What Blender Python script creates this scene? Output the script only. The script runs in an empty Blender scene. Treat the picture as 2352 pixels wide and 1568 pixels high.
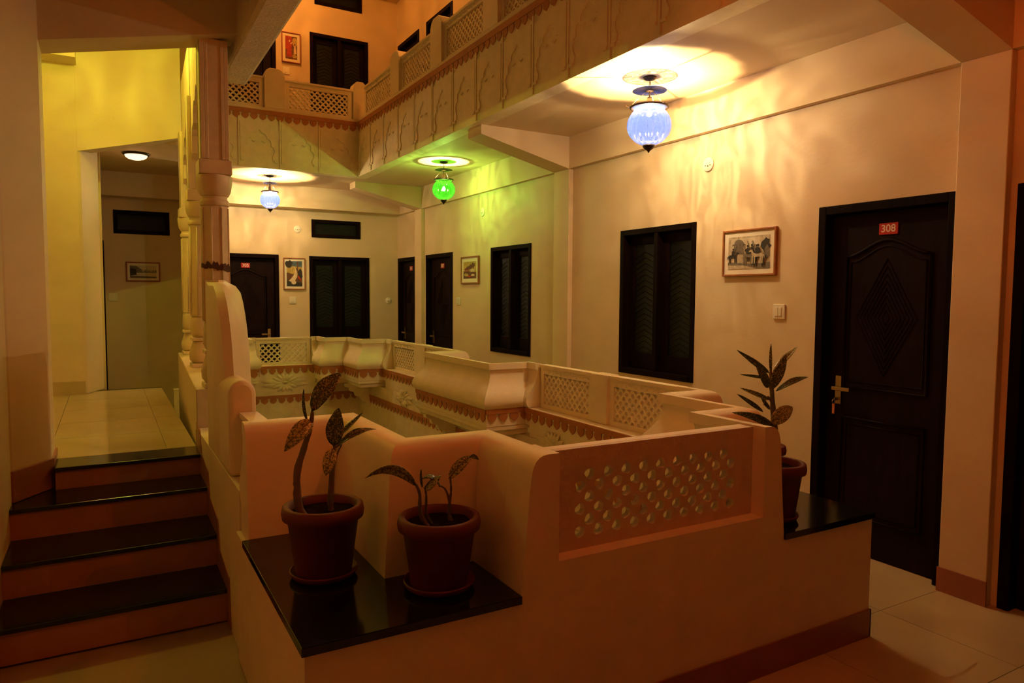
import bpy, bmesh, math, random
from mathutils import Vector, Matrix
random.seed(7)
S = bpy.context.scene
COL = S.collection
PI = math.pi

# ------------------------------------------------------------------ camera
F_PX = 1626.165
CAM = Vector((0, 0, 1.5))
RC = ((0.86805619, -0.49642537, 0.00634858),      # camera right in world
      (-0.02603415, -0.05828617, -0.99796039),    # camera down
      (0.49578289, 0.86612041, -0.06351968))      # camera forward
cam_data = bpy.data.cameras.new('camera')
cam_data.sensor_width = 36.0
cam_data.lens = 36.0 * F_PX / 2352.0
cam_data.clip_start = 0.02
cam = bpy.data.objects.new('camera', cam_data)
r, d, f = (Vector(v) for v in RC)
m = Matrix((r, -d, -f)).transposed().to_4x4()
m.translation = CAM
cam.matrix_world = m
COL.objects.link(cam)
S.camera = cam

# ------------------------------------------------------------------ world / exposure
w = bpy.data.worlds.new('night')
S.world = w
w.use_nodes = True
w.node_tree.nodes['Background'].inputs[0].default_value = (0.004, 0.003, 0.002, 1)
w.node_tree.nodes['Background'].inputs[1].default_value = 1.0
S.view_settings.view_transform = 'Standard'
S.view_settings.look = 'None'
S.view_settings.gamma = 1.0
S.view_settings.use_curve_mapping = False
S.view_settings.exposure = 0.0
# bulb powers (W) and colours; every one of these sits in a lantern built below
BULB = (1.0, 0.66, 0.29)
P_BLUE1, P_GREEN, P_BLUE2 = 100.0, 50.0, 86.0
P_YELLOW, P_RED, P_ORANGE, P_DOME = 122.0, 64.0, 115.0, 0.4

# ------------------------------------------------------------------ materials
MATS = {}
def mat(name, col, rough=0.6, metal=0.0, var=0.0, vscale=6.0, bump=0.0, bscale=40.0, stretch=(1, 1, 1), spec=0.5, col2=None):
    m = bpy.data.materials.new(name); m.use_nodes = True
    nt = m.node_tree; N = nt.nodes; Lk = nt.links
    b = N['Principled BSDF']
    b.inputs['Base Color'].default_value = (*col, 1)
    b.inputs['Roughness'].default_value = rough
    b.inputs['Metallic'].default_value = metal
    b.inputs['Specular IOR Level'].default_value = spec
    tc = N.new('ShaderNodeTexCoord'); mp = N.new('ShaderNodeMapping')
    mp.inputs['Scale'].default_value = stretch
    Lk.new(tc.outputs['Object'], mp.inputs[0])
    if var or col2:
        n = N.new('ShaderNodeTexNoise'); n.inputs['Scale'].default_value = vscale; n.inputs['Detail'].default_value = 6
        Lk.new(mp.outputs[0], n.inputs['Vector'])
        mx = N.new('ShaderNodeMix'); mx.data_type = 'RGBA'
        c2 = col2 or tuple(c * (1 - var) for c in col)
        mx.inputs[6].default_value = (*col, 1); mx.inputs[7].default_value = (*c2, 1)
        rp = N.new('ShaderNodeValToRGB'); rp.color_ramp.elements[0].position = .35; rp.color_ramp.elements[1].position = .65
        Lk.new(n.outputs[0], rp.inputs[0]); Lk.new(rp.outputs[0], mx.inputs[0]); Lk.new(mx.outputs[2], b.inputs['Base Color'])
    if bump:
        n2 = N.new('ShaderNodeTexNoise'); n2.inputs['Scale'].default_value = bscale; n2.inputs['Detail'].default_value = 5
        Lk.new(mp.outputs[0], n2.inputs['Vector'])
        bp = N.new('ShaderNodeBump'); bp.inputs['Strength'].default_value = bump; bp.inputs['Distance'].default_value = .01
        Lk.new(n2.outputs[0], bp.inputs['Height']); Lk.new(bp.outputs[0], b.inputs['Normal'])
    MATS[name] = m
    return m

mat('wall_paint', (.74, .58, .36), .55, var=.06, vscale=3, bump=.10, bscale=30, stretch=(1, 1, 1.6))
mat('ceiling_paint', (.70, .53, .32), .7, var=.05, vscale=2, bump=.06, bscale=20)
mat('parapet_paint', (.86, .74, .50), .5, var=.07, vscale=8, bump=.10, bscale=35)
mat('rough_paint', (.72, .56, .38), .6, var=.12, vscale=14, bump=.5, bscale=60)
mat('relief_paint', (.86, .74, .48), .6, var=.10, vscale=12, bump=.2, bscale=45)
mat('brown_paint', (.46, .17, .045), .6, var=.15, vscale=20)
mat('groove_shade_paint', (.50, .33, .14), .7, var=.2, vscale=20)
mat('column_paint', (.74, .57, .36), .45, var=.10, vscale=10, bump=.12, bscale=40)
mat('skirting', (.34, .12, .07), .35, var=.1, vscale=6)
mat('riser', (.46, .20, .11), .3, var=.12, vscale=5)
mat('granite', (.008, .008, .009), .12, var=.3, vscale=300)
mat('granite_edge', (.006, .006, .007), .25)
mat('floor_tile', (.54, .41, .22), .14, var=.08, vscale=3)
mat('grout', (.35, .25, .14), .8)
mat('dark_wood', (.009, .0032, .003), .55, spec=.05, var=.4, vscale=5, bump=.1, bscale=8, stretch=(8, 8, 1))
mat('door_leaf', (.013, .0048, .0045), .55, spec=.08, var=.3, vscale=4, bump=.1, bscale=8, stretch=(8, 8, 1))
mat('dark_glass', (.004, .005, .005), .22, spec=.25, bump=.5, bscale=140)
mat('void', (.003, .003, .003), .9)
mat('terracotta', (.14, .017, .012), .6, var=.25, vscale=9, bump=.15, bscale=50)
mat('soil', (.02, .012, .008), .95, spec=0, bump=1, bscale=60)
mat('brass', (.42, .30, .17), .32, metal=1)
mat('bronze', (.05, .03, .02), .4, metal=.8)
mat('steel', (.45, .42, .38), .35, metal=1)
mat('plastic_white', (.82, .76, .62), .35)
mat('plastic_dark', (.05, .04, .03), .5)
mat('frame_wood', (.38, .13, .035), .4, var=.3, vscale=20, stretch=(1, 1, 1))
mat('frame_red', (.30, .05, .02), .4)
mat('mat_board', (.82, .74, .58), .7)
mat('ink_dark', (.03, .025, .02), .7)
mat('ink_mid', (.22, .18, .13), .7, var=.4, vscale=60)
mat('ink_light', (.58, .47, .31), .7, var=.3, vscale=50)
mat('ink_pale', (.68, .58, .42), .7, var=.15, vscale=40)
mat('ink_blue', (.10, .16, .20), .7, var=.4, vscale=40)
mat('ink_ochre', (.62, .42, .10), .7, var=.4, vscale=30)
mat('ink_brown', (.18, .07, .03), .7, var=.5, vscale=40)
mat('ink_red', (.50, .04, .02), .7, var=.4, vscale=30)
mat('ink_cream', (.78, .62, .40), .7, var=.2, vscale=30)
mat('number_red', (.50, .015, .02), .4)
mat('number_white', (.85, .75, .65), .5)
mat('stem', (.10, .10, .035), .6, var=.5, vscale=30, bump=.4, bscale=50, col2=(.16, .09, .05))
mat('stain', (.10, .035, .015), .8, var=.4, vscale=60)
mat('keytag', (.55, .18, .06), .4)

def leaf_material():
    m = bpy.data.materials.new('leaf'); m.use_nodes = True
    nt = m.node_tree; N = nt.nodes; Lk = nt.links
    b = N['Principled BSDF']; b.inputs['Roughness'].default_value = .35
    tc = N.new('ShaderNodeTexCoord')
    n = N.new('ShaderNodeTexNoise'); n.inputs['Scale'].default_value = 190; n.inputs['Detail'].default_value = 3
    Lk.new(tc.outputs['Object'], n.inputs['Vector'])
    rp = N.new('ShaderNodeValToRGB')
    e = rp.color_ramp.elements
    e[0].position = .50; e[0].color = (.030, .055, .012, 1)
    e[1].position = .62; e[1].color = (.36, .34, .12, 1)
    Lk.new(n.outputs[0], rp.inputs[0]); Lk.new(rp.outputs[0], b.inputs['Base Color'])
    MATS['leaf'] = m
    m2 = m.copy(); m2.name = 'leaf_pale'
    r2 = [x for x in m2.node_tree.nodes if x.type == 'VALTORGB'][0].color_ramp.elements
    r2[0].position = .42; r2[0].color = (.06, .09, .015, 1); r2[1].position = .56; r2[1].color = (.46, .42, .14, 1)
    MATS['leaf_pale'] = m2
leaf_material()

def glass_material(name, tint, glow, mixv=.25):
    """ribbed blown glass: tinted see-through body with a scattering share; streaks put into its tint stand in for caustics"""
    m = bpy.data.materials.new(name); m.use_nodes = True
    nt = m.node_tree; N = nt.nodes; Lk = nt.links
    N.remove(N['Principled BSDF'])
    out = N['Material Output']
    tc = N.new('ShaderNodeTexCoord'); mp = N.new('ShaderNodeMapping'); mp.inputs['Scale'].default_value = (1, 1, .30)
    Lk.new(tc.outputs['Object'], mp.inputs[0])
    nz = N.new('ShaderNodeTexNoise'); nz.inputs['Scale'].default_value = 34; nz.inputs['Detail'].default_value = 4; nz.inputs['Roughness'].default_value = .65; nz.inputs['Distortion'].default_value = 1.5  # tint noise added to throw caustic-like light streaks on the walls
    Lk.new(mp.outputs[0], nz.inputs['Vector'])
    rp = N.new('ShaderNodeValToRGB'); e = rp.color_ramp.elements
    e[0].position = .40; e[0].color = (*[c * .70 for c in tint], 1)
    e[1].position = .68; e[1].color = (*[min(1, c * 1.9) for c in tint], 1)
    Lk.new(nz.outputs[0], rp.inputs[0])
    tr = N.new('ShaderNodeBsdfTransparent'); Lk.new(rp.outputs[0], tr.inputs[0])
    tl = N.new('ShaderNodeBsdfTranslucent'); tl.inputs[0].default_value = (*glow, 1)
    mx = N.new('ShaderNodeMixShader'); mx.inputs[0].default_value = mixv
    Lk.new(tr.outputs[0], mx.inputs[1]); Lk.new(tl.outputs[0], mx.inputs[2])
    gl = N.new('ShaderNodeBsdfGlossy'); gl.inputs['Roughness'].default_value = .08; gl.inputs[0].default_value = (*[.5 + .5 * c for c in glow], 1)
    fr = N.new('ShaderNodeFresnel'); fr.inputs[0].default_value = 1.45
    m2 = N.new('ShaderNodeMixShader')
    Lk.new(fr.outputs[0], m2.inputs[0]); Lk.new(mx.outputs[0], m2.inputs[1]); Lk.new(gl.outputs[0], m2.inputs[2])
    Lk.new(m2.outputs[0], out.inputs[0])
    MATS[name] = m
glass_material('glass_blue', (.255, .29, .335), (.10, .20, .85), .04)
glass_material('glass_green', (.11, .35, .11), (.03, .40, .02), .03)
glass_material('glass_yellow', (.17, .30, .055), (.9, .65, .05), .05)
glass_material('glass_red', (.30, .080, .026), (.8, .05, .02), .05)
glass_material('glass_orange', (.32, .19, .055), (.9, .25, .02), .05)

def emit(name, col, strength, clear=False):
    m = bpy.data.materials.new(name); m.use_nodes = True
    nt = m.node_tree; nt.nodes.remove(nt.nodes['Principled BSDF'])
    e = nt.nodes.new('ShaderNodeEmission'); e.inputs[0].default_value = (*col, 1); e.inputs[1].default_value = strength
    if clear:      # clear glass bulb: its filament lamp shines through
        t = nt.nodes.new('ShaderNodeBsdfTransparent'); a = nt.nodes.new('ShaderNodeAddShader')
        nt.links.new(e.outputs[0], a.inputs[0]); nt.links.new(t.outputs[0], a.inputs[1]); nt.links.new(a.outputs[0], nt.nodes['Material Output'].inputs[0])
    else: nt.links.new(e.outputs[0], nt.nodes['Material Output'].inputs[0])
    MATS[name] = m
emit('bulb_glow', (1, .86, .66), 40, True)
emit('dome_glow', (1, .66, .34), 2.5)

# ------------------------------------------------------------------ mesh helpers
class MB:
    def __init__(s): s.v = []; s.f = []; s.m = []; s.mi = 0; s.sm = []
    def add(s, vs, fs, smooth=False):
        o = len(s.v); s.v += [tuple(p) for p in vs]
        for q in fs: s.f.append([i + o for i in q]); s.m.append(s.mi); s.sm.append(smooth)
        return s
    def box(s, x0, x1, y0, y1, z0, z1):
        return s.add([(x0, y0, z0), (x1, y0, z0), (x1, y1, z0), (x0, y1, z0), (x0, y0, z1), (x1, y0, z1), (x1, y1, z1), (x0, y1, z1)],
                     [(0, 3, 2, 1), (4, 5, 6, 7), (0, 1, 5, 4), (1, 2, 6, 5), (2, 3, 7, 6), (3, 0, 4, 7)])
    def prism(s, poly, z0, z1):
        """poly counter-clockwise in xy"""
        n = len(poly)
        a = sum(poly[i][0] * poly[(i + 1) % n][1] - poly[(i + 1) % n][0] * poly[i][1] for i in range(n))
        if a < 0: poly = poly[::-1]
        vs = [(x, y, z0) for x, y in poly] + [(x, y, z1) for x, y in poly]
        return s.add(vs, [tuple(range(n - 1, -1, -1)), tuple(range(n, 2 * n))] + [(i, (i + 1) % n, n + (i + 1) % n, n + i) for i in range(n)])
    def hull8(s, a, b):
        """two quads (4 points each, same order) joined"""
        return s.add(list(a) + list(b), [(3, 2, 1, 0), (4, 5, 6, 7)] + [(i, (i + 1) % 4, 4 + (i + 1) % 4, 4 + i) for i in range(4)])
    def lathe(s, prof, c=(0, 0, 0), n=24, ribs=0, amp=0.0, rot=0.0, smooth=True, cap=True):
        vs = []; fs = []
        for r_, z in prof:
            for i in range(n):
                a = rot + 2 * PI * i / n
                k = r_ * (1 + (amp * math.cos(ribs * a) if ribs else 0))
                vs.append((c[0] + k * math.cos(a), c[1] + k * math.sin(a), c[2] + z))
        for j in range(len(prof) - 1):
            for i in range(n):
                i2 = (i + 1) % n
                fs.append((j * n + i, j * n + i2, (j + 1) * n + i2, (j + 1) * n + i))
        if cap and prof[0][0] > 1e-4: fs.append(tuple(range(n - 1, -1, -1)))
        if cap and prof[-1][0] > 1e-4: fs.append(tuple((len(prof) - 1) * n + i for i in range(n)))
        return s.add(vs, fs, smooth)
    def tube(s, pts, rad, n=6, smooth=True, closed=False):
        pts = [Vector(p) for p in pts]; k = len(pts); vs = []; fs = []
        rads = rad if isinstance(rad, (list, tuple)) else [rad] * k
        up = Vector((0, 0, 1))
        for i, p in enumerate(pts):
            a = pts[(i - 1) % k] if closed else pts[max(i - 1, 0)]
            b = pts[(i + 1) % k] if closed else pts[min(i + 1, k - 1)]
            t = (b - a).normalized() if (b - a).length > 1e-9 else up
            u = t.cross(up)
            if u.length < .05: u = t.cross(Vector((0, 1, 0)))
            u.normalize(); v_ = t.cross(u)
            for j in range(n):
                an = 2 * PI * j / n
                vs.append(p + (u * math.cos(an) + v_ * math.sin(an)) * rads[i])
        for i in range(k if closed else k - 1):
            i2 = (i + 1) % k
            for j in range(n):
                j2 = (j + 1) % n
                fs.append((i * n + j, i * n + j2, i2 * n + j2, i2 * n + j))
        if not closed: fs += [tuple(range(n - 1, -1, -1)), tuple((k - 1) * n + j for j in range(n))]
        return s.add(vs, fs, smooth)
    def sheet(s, rows, smooth=True):
        nr = len(rows); nc = len(rows[0]); vs = [p for r_ in rows for p in r_]
        return s.add(vs, [(i * nc + j, i * nc + j + 1, (i + 1) * nc + j + 1, (i + 1) * nc + j) for i in range(nr - 1) for j in range(nc - 1)], smooth)
    def mesh(s, name, mats):
        me = bpy.data.meshes.new(name)
        me.from_pydata(s.v, [], s.f)
        for mn in (mats if isinstance(mats, (list, tuple)) else [mats]): me.materials.append(MATS[mn])
        for p, mi, sm in zip(me.polygons, s.m, s.sm): p.material_index = mi; p.use_smooth = sm
        me.validate()
        bm = bmesh.new(); bm.from_mesh(me); bmesh.ops.recalc_face_normals(bm, faces=bm.faces); bm.to_mesh(me); bm.free()
        return me
    def build(s, name, mats, parent=None, bevel=0.0):
        o = bpy.data.objects.new(name, s.mesh(name, mats)); COL.objects.link(o)
        if parent: o.parent = parent
        if bevel:
            b = o.modifiers.new('bevel', 'BEVEL'); b.width = bevel; b.segments = 2; b.limit_method = 'ANGLE'; b.angle_limit = .7
        return o

def inst(name, me, parent=None, loc=(0, 0, 0), rotz=0.0, scale=(1, 1, 1), rot=None):
    o = bpy.data.objects.new(name, me); COL.objects.link(o)
    o.location = loc; o.rotation_euler = rot if rot else (0, 0, rotz); o.scale = scale
    if parent: o.parent = parent
    return o
def tag(o, label, cat=None, group=None, kind=None):
    o['label'] = label
    if cat: o['category'] = cat
    if group: o['group'] = group
    if kind: o['kind'] = kind
    return o
def struct(o, label=None):
    o['kind'] = 'structure'
    if label: o['label'] = label
    return o
def empty(name, loc=(0, 0, 0), rotz=0.0):
    o = bpy.data.objects.new(name, None); COL.objects.link(o); o.location = loc; o.rotation_euler = (0, 0, rotz); o.empty_display_size = .1
    return o
def at(px, py, Y):
    """point of the place on the vertical plane at depth Y that shows at a photo pixel"""
    u, v = (px - 1176) / F_PX, (py - 784) / F_PX
    dv = Vector(RC[0]) * u + Vector(RC[1]) * v + Vector(RC[2])
    return CAM + dv * (Y / dv.y)

# ------------------------------------------------------------------ key dimensions
XW, YB = 3.74, 9.94           # right wall, back wall
ZC, ZF2 = 2.95, 3.03          # ceiling underside, next floor
XF, YF = 2.72, 8.57           # upper fascia planes
FLIGHT = 3.03
R90 = -PI / 2                 # rotation for something facing -X (right wall)

# ------------------------------------------------------------------ walls with openings
def wall(name, loc, rotz, u0, u1, z0, z1, holes, thick=.14, matn='wall_paint'):
    """wall in local coords: u = local x, front face at local y=0 looking to -y, body behind"""
    us = sorted({u0, u1, *[h[0] for h in holes], *[h[1] for h in holes]})
    zs = sorted({z0, z1, *[h[2] for h in holes], *[h[3] for h in holes]})
    us = [u for u in us if u0 <= u <= u1]; zs = [z for z in zs if z0 <= z <= z1]
    def solid(i, j):
        if not (0 <= i < len(us) - 1 and 0 <= j < len(zs) - 1): return False
        cu, cz = (us[i] + us[i + 1]) / 2, (zs[j] + zs[j + 1]) / 2
        return not any(h[0] < cu < h[1] and h[2] < cz < h[3] for h in holes)
    b = MB()
    for i in range(len(us) - 1):
        for j in range(len(zs) - 1):
            if not solid(i, j): continue
            a, c, e, g = us[i], us[i + 1], zs[j], zs[j + 1]
            b.add([(a, 0, e), (c, 0, e), (c, 0, g), (a, 0, g)], [(0, 1, 2, 3)])
            b.add([(a, thick, e), (c, thick, e), (c, thick, g), (a, thick, g)], [(3, 2, 1, 0)])
            if not solid(i - 1, j): b.add([(a, 0, e), (a, thick, e), (a, thick, g), (a, 0, g)], [(3, 2, 1, 0)])
            if not solid(i + 1, j): b.add([(c, 0, e), (c, thick, e), (c, thick, g), (c, 0, g)], [(0, 1, 2, 3)])
            if not solid(i, j - 1): b.add([(a, 0, e), (c, 0, e), (c, thick, e), (a, thick, e)], [(3, 2, 1, 0)])
            if not solid(i, j + 1): b.add([(a, 0, g), (c, 0, g), (c, thick, g), (a, thick, g)], [(0, 1, 2, 3)])
    me = bpy.data.meshes.new(name); me.from_pydata(b.v, [], b.f); me.materials.append(MATS[matn])
    bm = bmesh.new(); bm.from_mesh(me); bmesh.ops.remove_doubles(bm, verts=bm.verts, dist=1e-5)
    bmesh.ops.recalc_face_normals(bm, faces=bm.faces); bm.to_mesh(me); bm.free()
    o = bpy.data.objects.new(name, me); COL.objects.link(o); o.location = loc; o.rotation_euler = (0, 0, rotz)
    return struct(o)

DH = 2.045
# right wall: local u = -Y
doors_R = [(2.005, 2.815, 0), (8.024, 8.864, 0), (9.155, 9.91, 0), (.93, 1.745, 0), (9.09, 9.88, FLIGHT), (8.03, 8.84, FLIGHT)]
wins_R = [(3.84, 4.712, .87, 2.05), (6.152, 7.012, .885, 2.04)]
holesR = [(-b_, -a_, z, z + DH) for a_, b_, z in doors_R] + [(-b_, -a_, c, d_) for a_, b_, c, d_ in wins_R]
wall('wall_right', (XW, 0, 0), R90, -(YB + .14), 1.6, 0, 6.1, holesR)['label'] = 'long cream plaster wall with the numbered doors'
doors_B = [(1.20, 2.041, 0), (1.20, 2.041, FLIGHT)]
wins_B = [(2.449, 3.307, .88, 2.04), (2.485, 3.18, 2.298, 2.547), (.096, .714, 2.235, 2.522), (2.49, 3.308, .88 + FLIGHT, 2.04 + FLIGHT), (2.56, 3.222, 5.45, 5.70)]
holesB = [(a_, b_, z, z + DH) for a_, b_, z in doors_B] + list(wins_B)
wall('wall_back', (0, YB, 0), 0, -.16, XW, 0, 6.1, holesB)['label'] = 'cream plaster wall at the far end of the courtyard'

# beams, pilasters and ceilings
struct(MB().box(XW - .05, XW - .0005, -1.6, YB - .22, 2.665, ZC).build('beam_right', 'wall_paint'), 'shallow plaster beam along the right wall')
struct(MB().box(-.16, XW - .0005, YB - .22, YB - .0005, 2.665, ZC).build('beam_back', 'wall_paint'), 'plaster beam along the back wall')
struct(MB().box(.6, XW - .0005, YB - .22, YB - .0005, 5.70, 6.0).build('beam_upper_back', 'wall_paint'), 'plaster beam under the upper ceiling')
for y0, y1 in ((1.775, 2.0045), (5.42, 5.67), (8.92, 9.15)):
    p = struct(MB().box(XW - .05, XW - .0005, y0, y1, 0, 2.6645).build('pilaster', 'wall_paint', bevel=.004), 'flat plaster pilaster on the right wall')
    struct(MB().box(XW - .058, XW - .0505, y0 - .004, y1 + .004, .001, .125).build('skirting', 'skirting', p))
    # haunched cross beam over the corridor
    bb = MB()
    xa, xb = XF + .07, XW - .05
    bb.hull8([(xa, y0, 2.872), (xb, y0, 2.664), (xb, y0, ZC), (xa, y0, ZC)], [(xa, y1, 2.872), (xb, y1, 2.664), (xb, y1, ZC), (xa, y1, ZC)])
    struct(bb.build('beam_cross', 'wall_paint'), 'haunched plaster beam crossing the corridor ceiling')

# slabs: upper floor = ceiling of this one
def slab(name, x0, x1, y0, y1, z0, z1, label, m='ceiling_paint'):
    return struct(MB().box(x0, x1, y0, y1, z0, z1).build(name, m), label)
slab('ceiling', XF + .1301, XW, 1.87, YB, ZC, ZF2, 'plaster ceiling over the right corridor')
slab('ceiling', -.16, XF + .13, YF + .1301, YB, ZC, ZF2, 'plaster ceiling over the back corridor')
slab('ceiling', -.16, .925, 7.901, YF + .13, ZC, ZF2, 'plaster ceiling behind the landing')
slab('ceiling', -1.0, XW, -1.6, 1.869, ZC, ZF2, 'plaster ceiling over the front corridor')
slab('ceiling', -1.0, .70, 1.87, 3.35, ZC, ZF2, 'plaster ceiling beside the stairs')
slab('ceiling', .5, XW, YF - .2, YB, 6.0, 6.1, 'upper storey ceiling at the back')
slab('ceiling', XF - .2, XW, 1.2, YF - .2, 6.0, 6.1, 'upper storey ceiling on the right')
# ceiling above the stairs slopes up to the higher landing
bb = MB(); bb.hull8([(-1.0, 3.35, ZC), (.70, 3.35, ZC), (.70, 4.5, 3.5), (-1.0, 4.5, 3.5)], [(-1.0, 3.35, ZC + .1), (.70, 3.35, ZC + .1), (.70, 4.5, 3.6), (-1.0, 4.5, 3.6)])
struct(bb.build('ceiling_stair', 'ceiling_paint'), 'sloping plaster soffit above the stairs')
slab('ceiling', -1.0, .70, 4.5, 7.65, 3.87, 3.95, 'high plaster ceiling over the stair landing')

# ------------------------------------------------------------------ lower floor level, tiles
T = .60
fl = struct(MB().prism([(-1.0, -1.6), (XW + .14, -1.6), (XW + .14, YB), (2.82, YB), (2.82, 1.9), (.5, 1.9), (.5, 3.46), (-1.0, 3.46)], -.16, -.012).build('floor', 'grout'), 'beige tiled corridor floor')
struct(MB().box(-.16, 2.82, 8.72, YB, -.16, 0).build('floor_back', 'floor_tile'), 'tiled floor of the back corridor')
tile_me = MB().box(-T / 2 + .0015, T / 2 - .0015, -T / 2 + .0015, T / 2 - .0015, -.012, 0).mesh('tile', 'floor_tile')
for i in range(-2, 8):
    for j in range(-3, 12):
        x0, x1 = -.40 + i * T, -.40 + (i + 1) * T
        y0, y1 = .20 + j * T, .20 + (j + 1) * T
        x0c, x1c = max(x0, -1.0), min(x1, XW + .14)
        if j > 3 and x1 < 2.82: continue
        if y0 >= 3.46 and x1 < 2.82: continue
        if x1c - x0c < .02 or (x0 >= .5 and x1 <= 2.82 and y0 >= 1.9): continue
        if j > 7: continue
        o = inst('tile', tile_me, fl, ((x0c + x1c) / 2, (y0 + y1) / 2, 0), scale=((x1c - x0c) / T, 1, 1))

# ------------------------------------------------------------------ stairs up to the landing
XL, XR, ZL = -.43, .449, .585
st = empty('staircase', (0, 3.4, 0)); tag(st, 'four red-brown steps with black granite treads up to the yellow landing', 'stairs')
fronts = [3.41, 3.735, 4.09, 4.39]; tops = [.155, .31, .465, ZL]
for i in range(4):
    y0 = fronts[i] - 3.4;  y1 = (fronts[i + 1] if i < 3 else 4.62) - 3.4
    zb = tops[i - 1] if i else 0
    rb = MB().box(-.258, XR, y0, y1 + (.04 if i < 3 else 0), zb, tops[i] - .022)
    if i < 3: rb.box(XL, -.2581, y0, y1 + (.04 if i < 2 else 0), zb, tops[i] - .022)
    rb.build('riser', 'riser', st)
    tp = [(XL + .002, y0 - .018), (XR - .002, y0 - .018), (XR - .002, y1 - .001), (XL + .002, y1 - .001)]
    if i == 3: tp[0] = (-.262, y0 - .018); tp[3] = (-.262, y1 - .001)
    MB().prism(tp, tops[i] - .021, tops[i]).build('tread', 'granite', st, bevel=.003)
ld = struct(MB().box(-1.0, XR, 4.62, 7.70, .30, ZL - .012).build('floor_landing', 'grout'), 'glossy yellow-lit tiled stair landing')
for i in range(3):
    for j in range(5):
        x0, x1 = -1.0 + .09 + i * .60, -1.0 + .09 + (i + 1) * .60
        x1 = min(x1, XR - .001); y0 = 4.622 + j * .6155; y1 = y0 + .6155
        inst('tile', tile_me, ld, ((x0 + x1) / 2, (y0 + y1) / 2, ZL), scale=((x1 - x0) / T, .6155 / T, 1))
MB().box(-.16, XR - .001, 7.701, 7.76, .30, ZL + .002).build('edge_strip', 'granite', ld)
struct(MB().box(-1.0, .60, 7.761, 8.72, -.16, .0).build('floor_back', 'floor_tile'), 'floor behind the landing')
# stair skirting on the courtyard-side wall
sk = MB(); pts = [(3.30, .0), (3.33, .23), (3.62, .27), (3.68, .40), (3.98, .44), (4.04, .56), (4.32, .60), (4.40, .72), (4.57, .74), (4.57, .3), (4.0, .2), (3.5, .0)]
sk.add([(.449, y, z) for y, z in pts] + [(.4545, y, z) for y, z in pts], [tuple(range(len(pts)))[::-1], tuple(range(len(pts), 2 * len(pts)))] + [(i, (i + 1) % 12, 12 + (i + 1) % 12, 12 + i) for i in range(12)])
sk.v = [(x - .0035, y, z) for x, y, z in sk.v]
struct(sk.build('baseboard_stair', 'skirting'), 'dark red stepped skirting along the stair wall')

# ------------------------------------------------------------------ courtyard parapet
Tk = .125
def offs(pl, dist):
    """offset an open polyline to its right by dist with mitres"""
    out = []
    n = len(pl)
    for i in range(n):
        ds = []
        if i: ds.append((Vector(pl[i]) - Vector(pl[i - 1])).normalized())
        if i < n - 1: ds.append((Vector(pl[i + 1]) - Vector(pl[i])).normalized())
        ns = [Vector((d_.y, -d_.x)) for d_ in ds]
        if len(ns) == 1: o_ = ns[0]
        else:
            o_ = ns[0] + ns[1]; o_ = o_ / max(.3, o_.length_squared / 2)
        out.append(Vector(pl[i]) + o_ * dist)
    return out
# profile: (offset outward from inner cap edge, z) clockwise from bottom inner bulge over the top to outer base
PROF_IN = [(-.058, .668), (-.072, .690), (-.080, .715), (-.072, .748), (-.050, .785), (-.020, .825), (.004, .865), (.016, .905), (.018, .935), (.014, .950), (0, .954), (0, 1.0)]
PROF_OUT = [(.030, 1.0), (.046, .998), (.060, .992), (.072, .982), (.081, .968), (.087, .950), (.091, .928), (.096, .89), (.108, .74), (.125, .560)]
def vase_run(name, inner, label, zb=.535, extra_out=0.0, close=True):
    """inner = polyline of the inner cap edge, walked so that outward is to its right"""
    prof = PROF_IN + [(a + extra_out, z) for a, z in PROF_OUT] + [(.125 + extra_out, zb), (-.045, zb), (-.045, .668)]
    rows = []
    for a, z in prof:
        rows.append([(p.x, p.y, z) for p in offs(inner, a)])
    b = MB()
    k = len(inner); n = len(prof)
    vs = [p for row in rows for p in row]
    fs = []
    for i in range(n):
        i2 = (i + 1) % n
        for j in range(k - 1):
            fs.append((i * k + j, i * k + j + 1, i2 * k + j + 1, i2 * k + j))
    fs.append(tuple(i * k for i in range(n))); fs.append(tuple(i * k + k - 1 for i in range(n))[::-1])
    b.add(vs, fs)
    o = b.build(name, 'parapet_paint')
    for p in o.data.polygons: p.use_smooth = True
    o.data.set_sharp_from_angle(angle=.62)
    return struct(o, label)

RIGHT_NEAR = [(2.205, 2.0205), (2.205, 2.285), (2.49, 2.285), (2.49, 2.81), (2.78, 2.81), (2.78, 2.98)]
LEFT_NEAR = [(.452, 2.94), (.905, 2.94), (.905, 2.33), (1.235, 2.33), (1.235, 2.0205)]
BUMP = [(2.78, 4.50), (2.78, 4.62), (2.45, 4.62), (2.45, 5.88), (2.78, 5.88), (2.78, 6.00)]
BACK_R = [(2.78, 7.66), (2.78, 7.79), (2.49, 7.79), (2.49, 8.33), (2.205, 8.33), (2.205, 8.64), (2.15, 8.64)]
BACK_L = [(1.50, 8.64), (1.42, 8.64), (1.42, 8.33), (1.10, 8.33), (1.10, 7.79), (.66, 7.79)]
# the runs are walked with the courtyard on the left hand
vase_run('wall_parapet_corner', RIGHT_NEAR, 'stepped vase-profile parapet beside the potted plants and door 308')
vase_run('wall_parapet_corner', LEFT_NEAR, 'stepped rounded parapet behind the two terracotta pots')
vase_run('wall_parapet_corner', BUMP, 'boxed-out vase-profile parapet in the middle of the right side')
vase_run('wall_parapet_corner', BACK_R, 'stepped vase-profile parapet in the far right corner')
vase_run('wall_parapet_corner', BACK_L, 'stepped vase-profile parapet in the far left corner')

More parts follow.
